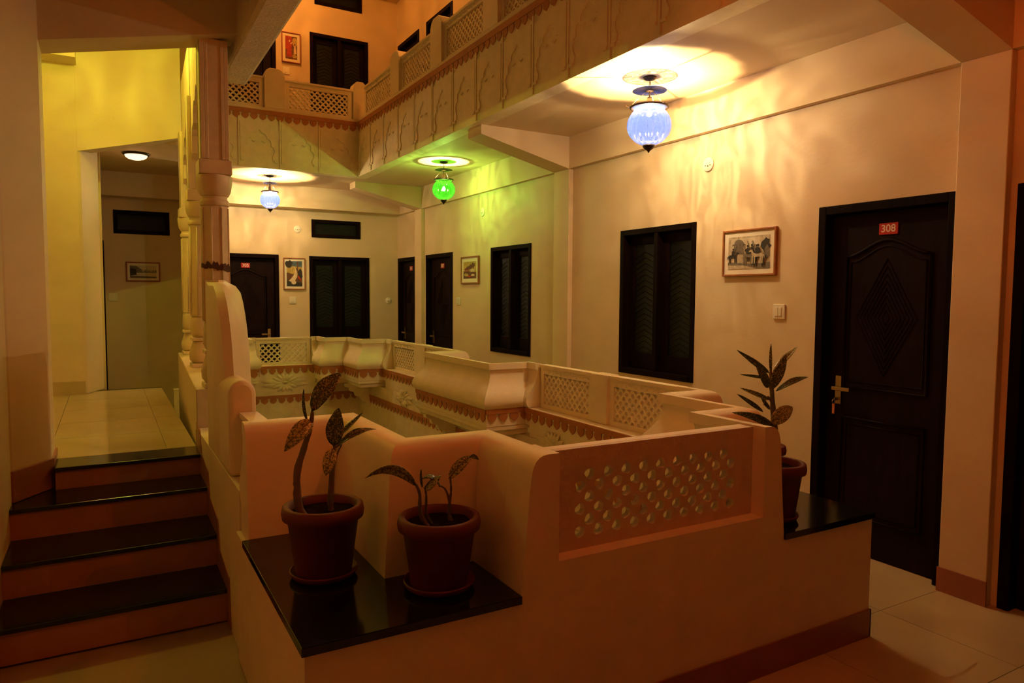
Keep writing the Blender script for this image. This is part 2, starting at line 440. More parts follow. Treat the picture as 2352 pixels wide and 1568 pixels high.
# solid base of the near parapet: one continuous face, granite shelves in both corners
def off2(pl, dist): return [(p.x, p.y) for p in offs(pl, dist)]
XO0, XO1, YO = .436, 2.905, 1.87
base_poly = [(XO0, YO), (XO1, YO), (XO1, 2.98), (2.735, 2.98)] + off2(RIGHT_NEAR[1:5], -.045)[::-1] + [(2.20, 2.02), (1.24, 2.02)] + off2(LEFT_NEAR, -.045)[1:4][::-1] + [(.645, 2.985), (.645, 3.02), (XO0, 3.02)]
struct(MB().prism(base_poly, .0, .5345).build('wall_front', 'parapet_paint'), 'low cream front wall of the courtyard carrying the plant shelves')
struct(MB().box(XO0 - .007, XO1 + .007, YO - .008, YO - .0005, .001, .125).build('baseboard_front', 'skirting'), 'dark skirting along the foot of the low front wall')
struct(MB().box(XO1 + .0005, XO1 + .008, YO - .008, 3.0, .001, .125).build('baseboard_side', 'skirting'), 'dark skirting on the corridor side of the low wall')
oL = off2(LEFT_NEAR, .126); oR = off2(RIGHT_NEAR, .126)
shelfL = [(XO0 - .010, YO - .010), (oL[4][0], YO - .010)] + [oL[3], oL[2], oL[1]] + [(XO0 - .010, oL[1][1])]
s1 = MB().prism(shelfL, .535, .5615).build('shelf_slab', 'granite', bevel=.002)
tag(s1, 'black granite shelf slab under the two terracotta pots', 'shelf')
shelfR = [(oR[0][0], YO - .010), (XO1 + .010, YO - .010), (XO1 + .010, oR[3][1]), oR[3], oR[2], oR[1]]
s2 = MB().prism(shelfR, .535, .5615).build('shelf_slab', 'granite', bevel=.002)
tag(s2, 'black granite corner slab by door 308', 'shelf')

# ---- pierced screens
def scales(b, x0, x1, z0, z1, s, y0, y1, th=.22):
    """fish-scale lattice of stacked round arches between x0..x1, z0..z1, from y0 to y1"""
    Rr = s / 2; rows = int((z1 - z0) / Rr) + 1; seg = 7
    for r_ in range(-1, rows):
        zc = z0 + r_ * Rr; off_ = (r_ % 2) * Rr
        nx = int((x1 - x0) / s) + 2
        for c in range(-1, nx):
            xc = x0 + off_ + c * s; ys = (r_ % 2) * .0012 + (c % 2) * .0006
            vs = []
            for i in range(seg + 1):
                a = PI * i / seg
                for rr, yy in ((Rr * 1.06, y0), (Rr * (1.06 - 2 * th), y0), (Rr * (1.06 - 2 * th), y1), (Rr * 1.06, y1)):
                    x = xc + rr * math.cos(a); z = zc + rr * math.sin(a)
                    vs.append((min(max(x, x0), x1), yy + ys, min(max(z, z0), z1)))
            fs = []
            for i in range(seg):
                q = vs[i * 4:i * 4 + 8]
                if max(p[0] for p in q) - min(p[0] for p in q) < 1e-4 or max(p[2] for p in q) - min(p[2] for p in q) < 1e-4: continue
                for j in range(4): fs.append((i * 4 + j, i * 4 + (j + 1) % 4, (i + 1) * 4 + (j + 1) % 4, (i + 1) * 4 + j))
            b.add(vs, fs)
    return b

def scroll(b, x0, x1, z, y, amp=.008, per=.10):
    n = int((x1 - x0) / per * 8); pts = [(x0 + (x1 - x0) * i / n, y, z + amp * math.sin(2 * PI * i / 8)) for i in range(n + 1)]
    b.tube(pts, .0045, 4, False)
    k = int((x1 - x0) / per)
    for i in range(k):
        for s_ in (.25, .75):
            cx = x0 + (i + s_) * per; cz = z + (-amp * .9 if s_ < .5 else amp * .9)
            b.tube([(cx + .010 * math.cos(t), y, cz + .010 * math.sin(t)) for t in [k_ * PI / 3 for k_ in range(6)]], .003, 4, False, True)

def screen(root, loc, rotz, w_, zb, zt, s, dep=.04, frame=.045, back=True, carved=True):
    """framed lattice screen; local x along the wall, front looks to -y; origin at left end on z=0"""
    h = empty_child = None
    f = MB()
    f.box(0, w_, 0, dep, zb, zb + frame * .7); f.box(0, w_, -.012, dep + .012, zt - .022, zt); f.box(0, w_, 0, dep, zt - .022 - frame, zt - .022)
    f.box(0, frame, 0, dep, zb + frame * .7, zt - .022 - frame); f.box(w_ - frame, w_, 0, dep, zb + frame * .7, zt - .022 - frame)
    o = f.build('screen_frame', 'parapet_paint', root); o.location = loc; o.rotation_euler = (0, 0, rotz)
    if carved:
        c = MB(); scroll(c, frame, w_ - frame, zt - .022 - frame * .5, 0.001)
        oc = c.build('scroll_carving', 'parapet_paint', o)
    j = MB(); scales(j, frame, w_ - frame, zb + frame * .7, zt - .022 - frame - .010, s, .010, dep - .006)
    oj = j.build('lattice', 'parapet_paint', o)
    return o

# right side screens, between the near corner and the box-out and beyond it
def screen_wall(name, p0, p1, panels, label, z_led=.668, facing=R90, s=.060, zt=.992):
    """p0->p1 along the wall as seen from the courtyard, left to right; builds base, ledge, piers and screens"""
    root = empty(name, (p0[0], p0[1], 0), facing)
    L = math.hypot(p1[0] - p0[0], p1[1] - p0[1])
    MB().box(0, L, -.055, .125, .45, z_led).build('ledge', 'parapet_paint', root, bevel=.004)
    x = 0
    for kind, w_ in panels:
        if kind == 'pier': MB().box(x, x + w_, .018, .12, z_led + .0005, .994).build('pier', 'parapet_paint', root, bevel=.005)
        else: screen(root, (x, .04, 0), 0, w_, z_led + .0005, zt, s)
        x += w_
    return struct(root, label)
screen_wall('wall_parapet_screen', (2.78, 4.49), (2.78, 2.99), [('screen', .66), ('pier', .18), ('screen', .66)], 'pierced lattice parapet on the right between the box-out and the near corner')
screen_wall('wall_parapet_screen', (2.78, 7.65), (2.78, 6.01), [('screen', .68), ('pier', .28), ('screen', .68)], 'pierced lattice parapet on the right beyond the box-out')
screen_wall('wall_parapet_screen', (1.51, 8.64), (2.14, 8.64), [('screen', .63)], 'pierced lattice parapet in front of door 305', facing=0, s=.066)

# near front screen: plate pierced by rough holes, scale lattice on its courtyard face
root = struct(empty('wall_parapet_front', (0, 0, 0)), 'near pierced parapet panel of rough plaster with staggered round holes')
X0, X1 = 1.25, 2.206
MB().box(X0, X1, 1.87, 2.02, .5346, .645).build('ledge', 'parapet_paint', root)
for sg, xi, xc in ((-1, X0, 1.235), (1, X1, 2.205)):
    pf = [(xi, .5346), (xi, 1.0)] + [(xc + sg * a, z) for a, z in PROF_OUT] + [(xc + sg * .125, .5346)]
    n = len(pf)
    MB().add([(x_, 1.87, z) for x_, z in pf] + [(x_, 2.02, z) for x_, z in pf], [tuple(range(n)), tuple(range(2 * n - 1, n - 1, -1))] + [(i, i + n, (i + 1) % n + n, (i + 1) % n) for i in range(n)]).build('end_pier', 'parapet_paint', root)
    ep = COL.objects[-1]
    for p in ep.data.polygons: p.use_smooth = True
    ep.data.set_sharp_from_angle(angle=.5)
def hole_plate(x0, x1, z0, z1, hx0, hx1, hz0, hz1, s, y0, y1):
    b = MB()
    # border strips
    b.box(x0, hx0, y0, y1, z0, z1); b.box(hx1, x1, y0, y1, z0, z1); b.box(hx0, hx1, y0, y1, z0, hz0); b.box(hx0, hx1, y0, y1, hz1, z1)
    nx = round((hx1 - hx0) / s); s = (hx1 - hx0) / nx
    nz = 7; dz = (hz1 - hz0) / nz
    rnd = random.Random(3)
    K = 16
    def cell(cx, cz, solid=False):
        # diamond cell with a rough round hole, clipped to the pierced field
        out = []; inn = []
        ph = rnd.uniform(0, 6); am = rnd.uniform(.04, .14)
        for i in range(K):
            a = 2 * PI * i / K
            t = 1 / (abs(math.cos(a)) / (s / 2) + abs(math.sin(a)) / dz)
            out.append((cx + t * math.cos(a), cz + t * math.sin(a)))
            k = .0205 * (1 + am * math.sin(3 * a + ph) + rnd.uniform(-.06, .06))
            inn.append((cx + k * math.cos(a), cz + k * math.sin(a) * .97))
        cl = lambda p: (min(max(p[0], hx0), hx1), min(max(p[1], hz0), hz1))
        out = [cl(p) for p in out]; inn = [cl(p) for p in inn]
        if solid:
            b.add([(x, y0, z) for x, z in out] + [(x, y1, z) for x, z in out], [tuple(range(K)), tuple(range(2 * K - 1, K - 1, -1))]); return
        vs = [(x, y0, z) for x, z in out] + [(x, y0, z) for x, z in inn] + [(x, y1, z) for x, z in out] + [(cx + (x - cx) * 1.15 if hx0 < x < hx1 else x, y1, z) for x, z in inn]
        fs = []
        for i in range(K):
            j = (i + 1) % K
            fs += [(i, j, K + j, K + i), (2 * K + i, 3 * K + i, 3 * K + j, 2 * K + j), (K + i, K + j, 3 * K + j, 3 * K + i)]
        b.add(vs, fs)
    for r_ in range(nz + 1):
        for c in range(nx + 1):
            cx = hx0 + c * s + (s / 2 if r_ % 2 else 0); cz = hz0 + r_ * dz
            if cx > hx1 + 1e-6: continue
            cell(cx, cz, r_ in (0, nz) or cx < hx0 + .01 or cx > hx1 - .01)
    return b
hole_plate(X0, X1, .6455, .9925, 1.335, 2.125, .664, .940, .079, 1.930, 1.960).build('screen_plate', 'rough_paint', root)
lat = MB(); scales(lat, 1.335 - .079 + .028, 2.205, .664 - .016 - .012, .94, .079, 1.972, 1.986, th=.13); lat.build('lattice', 'parapet_paint', root)
MB().box(X0, X1, 1.961, 2.0, .9405, .992).build('top_rail', 'parapet_paint', root)

# left stair-side parapet: outer wall, recessed screen, rounded post, tall curved newel
lw = MB()
lw.box(XO0 + .014, .60, 3.0205, 4.575, -.01, .5345)
lw.box(.45, .60, 3.0205, 4.575, .535, .70)
wl = struct(lw.build('wall_stair_parapet', 'parapet_paint'), 'smooth cream parapet wall beside the stairs')
sc = screen(wl, (.505, 3.26, 0), R90, .238, .7005, .985, .06, .05, .03, carved=False)
# rounded post
pb = MB(); n = 8
def post_ring(y0, y1):
    pts = [(.45, .7005), (.45, 1.06)] + [(.508 - .058 * math.cos(a), 1.06 + .065 * math.sin(a)) for a in [PI * i / 10 for i in range(1, 10)]] + [(.566, 1.06), (.566, .7005)]
    k = len(pts)
    pb.add([(x, y0, z) for x, z in pts] + [(x, y1, z) for x, z in pts], [tuple(range(k)), tuple(range(2 * k - 1, k - 1, -1))] + [(i, i + k, (i + 1) % k + k, (i + 1) % k) for i in range(k)])
post_ring(3.262, 3.60)
o_ = pb.build('rounded_post', 'parapet_paint', wl, bevel=.02)
for p in o_.data.polygons: p.use_smooth = True
o_.data.set_sharp_from_angle(angle=.6)
# tall curved newel wall
nw = MB(); rows = []
def nose(z):
    t = min(1, max(0, (z - .98) / (1.565 - .98)))
    return 3.46 + .42 * (1 - math.sqrt(max(0, 1 - t ** 2.6))) + .06 * t
zs = [.7005, .85, 1.0, 1.08, 1.16, 1.24, 1.32, 1.40, 1.46, 1.51, 1.545, 1.565, 1.575]
for z in zs:
    yn = nose(max(z, 1.0)); q = max(0, z - 1.5) * .25
    q = max(0, z - 1.50); q = .62 - .045 * (q / .075) ** 2.5
    rows.append([(.452, 4.03, z), (.452, min(yn + .10, 4.0), z), (.468, yn + .03, z), (.505, yn, z), (.535, yn + .04, z), (q - .005, yn + .22, z), (q, yn + .26, z), (q, 4.25, z)])
k = 8
for i in range(len(rows) - 1):
    pass
vs = [p for r_ in rows for p in r_]; fs = []
for i in range(len(rows) - 1):
    for j in range(k): fs.append((i * k + j, i * k + (j + 1) % k, (i + 1) * k + (j + 1) % k, (i + 1) * k + j))
fs += [tuple(range(k))[::-1], tuple((len(rows) - 1) * k + j for j in range(k))]
nw.add(vs, fs); o_ = nw.build('curved_newel', 'parapet_paint', wl)
for p in o_.data.polygons: p.use_smooth = True
o_.data.set_sharp_from_angle(angle=.5)

# ------------------------------------------------------------------ colonnade beside the landing
kp = [(.45, 4.58), (.72, 4.58), (.86, 7.55), (.59, 7.55)]
kb = struct(MB().prism(kp, -.3, .935).build('wall_kerb', 'column_paint', bevel=.006), 'low plaster kerb carrying the columns by the landing')
MB().box(.4475, .4497, 4.576, 4.62, ZL, ZL + .1).build('skirting', 'skirting', kb)
col_specs = [((.585, 4.665), 1.0, 3.0), ((.645, 6.03), 1.0, 3.0), ((.70, 7.36), 1.0, 3.0)]
col_labels = ['weathered plaster column with a dark stained ring standing by the stairs',
              'yellow-lit fluted plaster column in the middle of the landing kerb',
              'yellow-lit fluted plaster column at the far end of the landing kerb']
def column(xy, ztop, label, stain):
    root = empty('column', (xy[0], xy[1], .936)); tag(root, label, 'column', 'columns on the landing kerb')
    z = lambda a: a - .936
    r8 = lambda hw: hw / math.cos(PI / 8)
    b = MB()
    b.box(-.085, .085, -.085, .085, z(.936), z(.965))
    b.lathe([(r8(.062), z(.965)), (r8(.082), z(.99)), (r8(.086), z(1.04)), (r8(.070), z(1.10)), (r8(.058), z(1.14))], n=16, ribs=8, amp=.03)
    b.box(-.078, .078, -.078, .078, z(1.14), z(1.165))
    b.build('base', 'column_paint', root, bevel=.004)
    b = MB()
    b.lathe([(r8(.058), z(1.165)), (r8(.073), z(1.20)), (r8(.070), z(1.30)), (r8(.064), z(1.33))], n=16, ribs=8, amp=.035)
    b.lathe([(r8(.074), z(1.33)), (r8(.071), z(2.03))], n=8, rot=PI / 8, smooth=False)
    for i in range(8):
        a = PI / 4 * i + PI / 8
        b.tube([(r8(.0725) * math.cos(a), r8(.0725) * math.sin(a), z(1.34)), (r8(.0705) * math.cos(a), r8(.0705) * math.sin(a), z(2.02))], .006, 5)
    b.build('shaft', 'column_paint', root)
    b = MB()
    b.lathe([(r8(.066), z(2.03)), (r8(.078), z(2.035)), (r8(.078), z(2.06)), (r8(.066), z(2.075)), (r8(.070), z(2.09))], n=16)
    b.lathe([(r8(.070), z(2.09)), (r8(.084), z(2.12)), (r8(.092), z(2.17)), (r8(.093), z(2.215))], n=24, ribs=8, amp=.03)
    b.box(-.092, .092, -.092, .092, z(2.215), z(2.30))
    b.build('capital', 'column_paint', root, bevel=.005)
    b = MB()
    b.box(-.078, .078, -.078, .078, z(2.3005), z(ztop))
    for sx in (-1, 1):
        for sy in (-1, 1):
            b.box(sx * .066 - .012, sx * .066 + .012, sy * .066 - .018, sy * .066 + .018, z(2.301), z(ztop) - .001)
    for t in (-.045, .045):
        b.box(t - .010, t + .010, -.084, .084, z(2.302), z(ztop) - .002)
    b.build('upper_shaft', 'column_paint', root, bevel=.003)
    if stain:
        b = MB(); vs = []; n = 48; rnd = random.Random(5)
        for i in range(n):
            a = 2 * PI * i / n; aa = (a + PI / 8) % (PI / 4) - PI / 8
            rr = .0785 / max(.92, math.cos(aa)) 
            zz = 1.665 - .012 * math.cos(a)
            vs += [(rr * math.cos(a), rr * math.sin(a), z(zz - .012 - rnd.random() * .010)), (rr * math.cos(a), rr * math.sin(a), z(zz + .006 + rnd.random() ** 2 * .03))]
        b.add(vs, [(2 * i, 2 * ((i + 1) % n), 2 * ((i + 1) % n) + 1, 2 * i + 1) for i in range(n)])
        tag(b.build('stain_ring', 'stain', root), 'dark ragged stain around the shaft')
    return root
for i, (xy, s_, zt) in enumerate(col_specs): column(xy, zt, col_labels[i], i == 0)

def cusp_outline(w_, z0, z1, lobes=7):
    """points of a cusped arch, left foot to right foot (local x centred)"""
    pts = []
    L = lobes
    for k_ in range(L):
        t0, t1 = k_ / L, (k_ + 1) / L
        def basep(t):
            a = PI * (1 - t)
            return Vector((w_ / 2 * math.cos(a), z0 + (z1 - z0) * math.sin(a) ** .8))
        p, q = basep(t0), basep(t1); mid = (p + q) / 2; d_ = q - p
        nrm = Vector((-d_.y, d_.x)).normalized(); hgt = d_.length * .30
        for i in range(5):
            s_ = i / 5
            pts.append(p + d_ * s_ + nrm * hgt * math.sin(PI * s_))
    pts.append(Vector((w_ / 2, z0)))
    return pts
def arch_wall(a, b_, zs_, zc, ztop, th, label):
    """cusped arch between two column axes"""
    A = Vector(a); B = Vector(b_); L = (B - A).length - .16; mid = (A + B) / 2; dr = (B - A).normalized()
    ol = cusp_outline(L, zs_, zc)
    top = [Vector((p.x, ztop)) for p in ol]
    bm_ = MB(); n = len(ol)
    nr = Vector((-dr.y, dr.x))
    def w3(p, o): 
        q = mid + dr * p.x + nr * o; return (q.x, q.y, p.y)
    vs = [w3(p, -th / 2) for p in ol] + [w3(p, -th / 2) for p in top] + [w3(p, th / 2) for p in ol] + [w3(p, th / 2) for p in top]
    fs = []
    for i in range(n - 1):
        fs += [(i, i + 1, n + i + 1, n + i), (2 * n + i, 3 * n + i, 3 * n + i + 1, 2 * n + i + 1), (i, 2 * n + i, 2 * n + i + 1, i + 1)]
    fs += [(0, n, 3 * n, 2 * n), (n - 1, 3 * n - 1, 4 * n - 1, 2 * n - 1)]
    bm_.add(vs, fs)
    return struct(bm_.build('arch', 'column_paint'), label)
arch_wall((.585, 4.665), (.645, 6.03), 2.25, 2.86, 3.45, .10, 'cusped plaster arch between the stained column and the middle column')
arch_wall((.645, 6.03), (.70, 7.36), 2.25, 2.86, 3.45, .10, 'cusped plaster arch between the middle and far columns')

# beam over the stairs, landing walls
def haunch(name, xa, za, xb, zb_, y0, y1, ztop, label, m='wall_paint'):
    bb = MB(); bb.hull8([(xa, y0, za), (xb, y0, zb_), (xb, y0, ztop), (xa, y0, ztop)], [(xa, y1, za), (xb, y1, zb_), (xb, y1, ztop), (xa, y1, ztop)])
    return struct(bb.build(name, m), label)
haunch('beam_stair', -.62, 2.74, .715, 3.03, 4.501, 4.75, 3.60, 'plaster beam above the top of the stairs')
# wall on the left of the stairs and angled pier
struct(MB().box(-.60, XL - .0005, -1.6, 4.20, 0, ZC).build('wall_left', 'wall_paint'), 'plaster wall on the left of the stairs')
pr = struct(MB().prism([(XL, 4.201), (-.275, 4.455), (-.275, 4.74), (-.62, 4.74), (-.62, 4.201)], .4655, 3.6).build('wall_pier', 'wall_paint', bevel=.012), 'angled plaster pier standing on the stair')
MB().prism([(XL - .008, 4.198), (XL + .01, 4.196), (-.263, 4.449), (-.263, 4.75), (-.28, 4.75), (-.28, 4.46), (XL, 4.205)], .466, .625).build('skirting', 'skirting', pr, bevel=.004)
struct(MB().box(-1.0, -.85, 4.2, 7.66, .3, 3.9).build('wall_landing_left', 'wall_paint'), 'plaster side wall of the stair landing')
yw = struct(MB().prism([(-.85, 7.5), (-.195, 7.5), (-.170, 7.515), (-.040, 7.82), (-.040, 7.95), (-.85, 7.95)], ZL, 3.9).build('wall_landing', 'wall_paint', bevel=.008), 'yellow-lit wall at the end of the landing')
MB().box(-.85, -.185, 7.488, 7.4995, ZL, ZL + .12).build('skirting', 'floor_tile', yw)
haunch('beam_landing', -.192, 2.77, .66, 2.985, 7.5005, 7.70, 3.9, 'yellow-lit wall above the landing doorway')
struct(MB().box(-.85, -.18, 7.25, 7.499, 3.52, 3.86).build('beam_landing_side', 'wall_paint'), 'short beam at the landing wall')
# back corridor left wall with a dark door edge
bw = wall('wall_back_left', (-.02, 0, 0), PI / 2, 7.951, YB, 0, ZC, [(8.35, 9.25, 0, DH)], .13)
struct(MB().box(-.16, .925, 7.7005, 7.9, ZC, 3.95).build('wall_above', 'wall_paint'), 'wall over the back corridor ceiling edge')
struct(MB().box(.93, 1.05, 8.79, YB - .0005, 0, ZC - .0005).build('wall_light_block', 'wall_paint'), 'hidden partition added to block lantern light in the back corridor')  # hidden behind the columns; added to keep lantern light off the left end
# left-side edge of the upper floor
struct(MB().box(.705, .885, -1.6, 5.30, ZC, 3.6).build('fascia_left', 'rough_paint', bevel=.02), 'edge beam of the upper floor above the stairs')
struct(MB().box(.75, .90, 4.75, 7.6, 3.452, 3.95).build('fascia_landing', 'column_paint'), 'edge wall above the landing arches')

# ------------------------------------------------------------------ friezes
def spade_mesh():
    pts = [(0, -.066)]
    right = [(.008, -.061), (.022, -.053), (.033, -.042), (.039, -.029), (.038, -.016), (.031, -.006), (.026, 0)]
    poly = [(0, -.066)] + right + [(-x, z) for x, z in reversed(right)]
    b = MB(); n = len(poly)
    b.add([(x, -.006, z) for x, z in poly] + [(x, 0, z) for x, z in poly], [tuple(range(n))[::-1], tuple(range(n, 2 * n))] + [(i, (i + 1) % n, n + (i + 1) % n, n + i) for i in range(n)])
    return b.mesh('pendant', 'brown_paint')
SPADE = spade_mesh()
tn = [0]
def frieze(p0, p1, ztop, label, facing, band=.045, spacing=.098, sc=1.0, cream=True):
    """p0->p1 left to right as seen from the front; brown band with hanging spade pendants"""
    tn[0] += 1
    L = math.hypot(p1[0] - p0[0], p1[1] - p0[1])
    root = struct(empty('trim_%d' % tn[0], (p0[0], p0[1], ztop), facing), label)
    MB().box(0, L, -.010, .001, -band, 0).build('band', 'brown_paint', root)
    n = max(1, round(L / spacing)); s = L / n
    for i in range(n): inst('pendant', SPADE, root, ((i + .5) * s, -.001, -band + .002), scale=(sc * min(1.15, s / spacing), 1, sc))
    return root
# upper storey fascia on the right and at the back
struct(MB().box(XF, XF + .13, 1.6, YF + .13, ZC, 3.638).build('fascia_right', 'relief_paint'), 'carved fascia of the upper right gallery')
struct(MB().box(.886, XF - .0005, YF, YF + .13, ZC, 3.638).build('fascia_back', 'relief_paint'), 'carved fascia of the upper back gallery')
frieze((XF, YF - .016), (XF, 1.7), 3.605, 'brown spade-pendant frieze along the upper right gallery', R90, band=.05, sc=1.05)
frieze((.89, YF), (XF - .016, YF), 3.605, 'brown spade-pendant frieze along the upper back gallery', 0, band=.05, sc=1.05)

def arch_panel_mesh(w_, h):
    """raised spandrels round a cusped niche, with side strips; local x centred, z from 0"""
    b = MB(); t = .008
    def slabp(poly, y):
        n = len(poly)
        b.add([(x, -y, z) for x, z in poly] + [(x, 0, z) for x, z in poly], [tuple(range(n))[::-1], tuple(range(n, 2 * n))] + [(i, (i + 1) % n, n + (i + 1) % n, n + i) for i in range(n)])
    b.box(-w_ / 2, -w_ / 2 + .016, -.012, 0, 0, h)
    half = [(.165, .08), (.150, .09), (.145, .125), (.165, .16), (.172, .20), (.155, .235), (.132, .245), (.135, .275), (.128, .305), (.105, .325), (.085, .328), (.084, .355), (.070, .378), (.050, .388), (.030, .392), (.015, .415), (0, .43)]
    for s_ in (-1, 1):
        e = s_ * (w_ / 2 - .022)
        for i in range(len(half) - 1):
            (xa, za), (xb, zb_) = half[i], half[i + 1]
            za_, zb2 = za * h / .56, zb_ * h / .56
            if zb2 < za_ + 1e-4: zb2 = za_ + 1e-4
            slabp([(s_ * xa, za_), (e, za_), (e, zb2), (s_ * xb, zb2)], t)
        slabp([(e, .43 * h / .56), (0, .43 * h / .56), (0, h - .05), (e, h - .05)], t)
        slabp([(s_ * .165, .06 * h / .56), (e, .06 * h / .56), (e, .08 * h / .56), (s_ * .165, .08 * h / .56)], t + .006)
    # small leaf inside the niche
    for s_ in (-1, 1):
        b.tube([(s_ * .03, -.004, .30 * h / .56), (s_ * .06, -.008, .285 * h / .56), (s_ * .085, -.004, .30 * h / .56)], [.003, .007, .002], 5)
    return b.mesh('arch_panel', 'relief_paint')
AP = arch_panel_mesh(.452, .55)
fr_ = bpy.data.objects['fascia_right']; fb_ = bpy.data.objects['fascia_back']
y = YF - .03
while y - .452 > 1.7:
    inst('arch_panel', AP, fr_, (XF + .0005, y - .226, ZC + .01), R90); y -= .452
x = XF - .03
while x - .452 > .86:
    inst('arch_panel', AP, fb_, (x - .226, YF + .0005, ZC + .01), 0); x -= .452

# upper parapet with posts and screens
def gable_post(parent, loc, rotz, w_, dep, z0, z1):
    b = MB(); c = w_ * .28
    poly = [(-w_ / 2, z0), (w_ / 2, z0), (w_ / 2, z1 - .08), (w_ / 2 - c * .4, z1 - .025), (w_ / 2 - c, z1), (-w_ / 2 + c, z1), (-w_ / 2 + c * .4, z1 - .025), (-w_ / 2, z1 - .08)]
    n = len(poly)
    b.add([(x_, 0, z) for x_, z in poly] + [(x_, dep, z) for x_, z in poly], [tuple(range(n)), tuple(range(2 * n - 1, n - 1, -1))] + [(i, i + n, (i + 1) % n + n, (i + 1) % n) for i in range(n)])
    o = b.build('post', 'parapet_paint', parent, bevel=.006); o.location = loc; o.rotation_euler = (0, 0, rotz)
    return o
ur = struct(empty('wall_upper_parapet_right', (XF, YF, 3.638)), 'upper gallery parapet of lattice screens and posts on the right')
ub = struct(empty('wall_upper_parapet_back', (XF, YF, 3.638)), 'upper gallery parapet of lattice screens and posts at the back')
zb0 = .0005
for yc in (7.31, 6.22, 5.14, 4.06, 2.98): gable_post(ur, (0, yc - YF, 0), R90, .26, .13, zb0, .445)
for ya, yb in ((8.40, 7.44), (7.18, 6.35), (6.09, 5.27), (5.01, 4.19), (3.93, 3.11)):
    screen(ur, (.03, ya - YF, 0), R90, ya - yb, zb0, .355, .066, .045, .05)
gable_post(ub, (.03, 0, 0), 0, .17, .17, zb0, .455)
gable_post(ub, (1.745 - XF, 0, 0), 0, .235, .13, zb0, .455)
screen(ub, (1.863 - XF, .03, 0), 0, 2.665 - 1.863 - .035 + .025, zb0, .355, .066, .045, .05)
screen(ub, (.92 - XF, .03, 0), 0, 1.627 - .92, zb0, .355, .066, .045, .05)

# ------------------------------------------------------------------ courtyard shaft below the parapets
XS, YS = 2.72, 8.59
struct(MB().box(XS, XS + .099, 2.02, YS + .099, -3.0, .45).build('wall_shaft_right', 'relief_paint'), 'courtyard shaft wall below the right parapet')
struct(MB().box(.62, XS - .0005, YS, YS + .099, -3.0, .45).build('wall_shaft_back', 'relief_paint'), 'courtyard shaft wall below the back parapet')
struct(MB().box(.62, .72, 2.02, YS - .0005, -3.0, -.31).build('wall_shaft_left', 'relief_paint'), 'courtyard shaft wall below the stairs')
struct(MB().box(.72, XS, 1.9, 2.02, -3.0, -.0005).build('wall_shaft_front', 'relief_paint'), 'courtyard shaft wall below the near parapet')
struct(MB().box(.5, 3.0, 1.8, 8.8, -3.1, -3.0005).build('floor_court', 'floor_tile'), 'courtyard floor far below')
# corbelled undersides of the stepped corners
def corbel(poly, z0, z1): return struct(MB().prism(poly, z0, z1).build('corbel', 'relief_paint', bevel=.004), 'stepped plaster corbel under the parapet')
def boxed(inner, closing, dist, z0, z1):
    corbel(off2(inner, dist) + closing, z0, z1)
for d_, z0, z1 in ((-.042, .50, .5345), (-.015, .455, .4995)):
    boxed(BUMP[1:5], [], d_, z0, z1)
    boxed(BACK_R[1:6], [(2.80, 8.66)], d_, z0, z1)
    boxed(BACK_L[1:5], [(1.0, 8.66)], d_, z0, z1)

def run_frieze(inner, ztop, label, dist=-.0465):
    o_ = off2(inner, dist)
    for i in range(len(o_) - 1):
        a, b_ = Vector(o_[i]), Vector(o_[i + 1])
        if (b_ - a).length < .2: continue
        dr = (a - b_).normalized()      # seen from the courtyard the run goes right to left
        ang = math.atan2(dr.y, dr.x)
        frieze(b_, a, ztop, label, ang, band=.035)
ZB = .666
run_frieze([(2.78, 2.81), (2.78, 4.55)], ZB, 'brown spade-pendant frieze under the right lattice parapet near door 308', -.0555)
run_frieze([(2.78, 6.0), (2.78, 7.72)], ZB, 'brown spade-pendant frieze under the far right lattice parapet', -.0555)
run_frieze(BUMP[1:5], ZB, 'brown spade-pendant frieze round the boxed-out parapet')
run_frieze(BACK_R[1:6], ZB, 'brown spade-pendant frieze round the far right corner')
run_frieze(BACK_L[1:5], ZB, 'brown spade-pendant frieze round the far left corner')
run_frieze([(2.18, 8.64), (1.44, 8.64)], ZB, 'brown spade-pendant frieze under the back lattice parapet', -.0555)
frieze((XS, YS - .016), (XS, 2.1), .315, 'lower brown spade-pendant frieze on the right shaft wall', R90, band=.035)
frieze((.75, YS), (XS - .016, YS), .315, 'lower brown spade-pendant frieze on the back shaft wall', 0, band=.035)

def lotus_mesh():
    b = MB()
    def petal(ang, L, w_, lift):
        c, s_ = math.cos(ang), math.sin(ang); rows = []
        for i in range(6):
            t = i / 5; hw = w_ * math.sin(PI * min(.98, .12 + t * .86)) ** .8
            r_ = .02 + t * L; y_ = -(.004 + lift * math.sin(PI * t))
            row = []
            for q in (-1, 0, 1):
                lx, lz = r_, q * hw
                row.append((lx * c - lz * s_, y_ * (1 if q == 0 else .35), lx * s_ + lz * c))
            rows.append(row)
        b.sheet(rows)
    for k_ in range(14):
        a = 2 * PI * k_ / 14; st_ = abs(math.cos(a))
        petal(a, .075 + .05 * st_, .019, .022)
    for a in (.10, PI - .10, -.12, PI + .12): petal(a, .22, .028, .018)
    b.lathe([(.030, 0), (.026, .014), (.0, .018)], n=12)
    # lathe axis is z; turn it towards -y
    k_ = len(b.v)
    return b.mesh('lotus_relief', 'relief_paint')
LOT = lotus_mesh()
sb = bpy.data.objects['wall_shaft_back']; sr = bpy.data.objects['wall_shaft_right']
fl_back = struct(MB().box(1.46, 2.17, YS - .004, YS + .02, .36, .56).build('fascia_lotus', 'relief_paint'), 'carved fascia with a lotus under the back parapet')
inst('lotus_relief', LOT, fl_back, (1.815, YS - .004, .462), 0, (1.15, 1, 1.05))
for yc in (7.05, 6.5, 4.15, 3.55):
    inst('lotus_relief', LOT, sr, (XS, yc, .41 if yc > 5 else .44), R90)
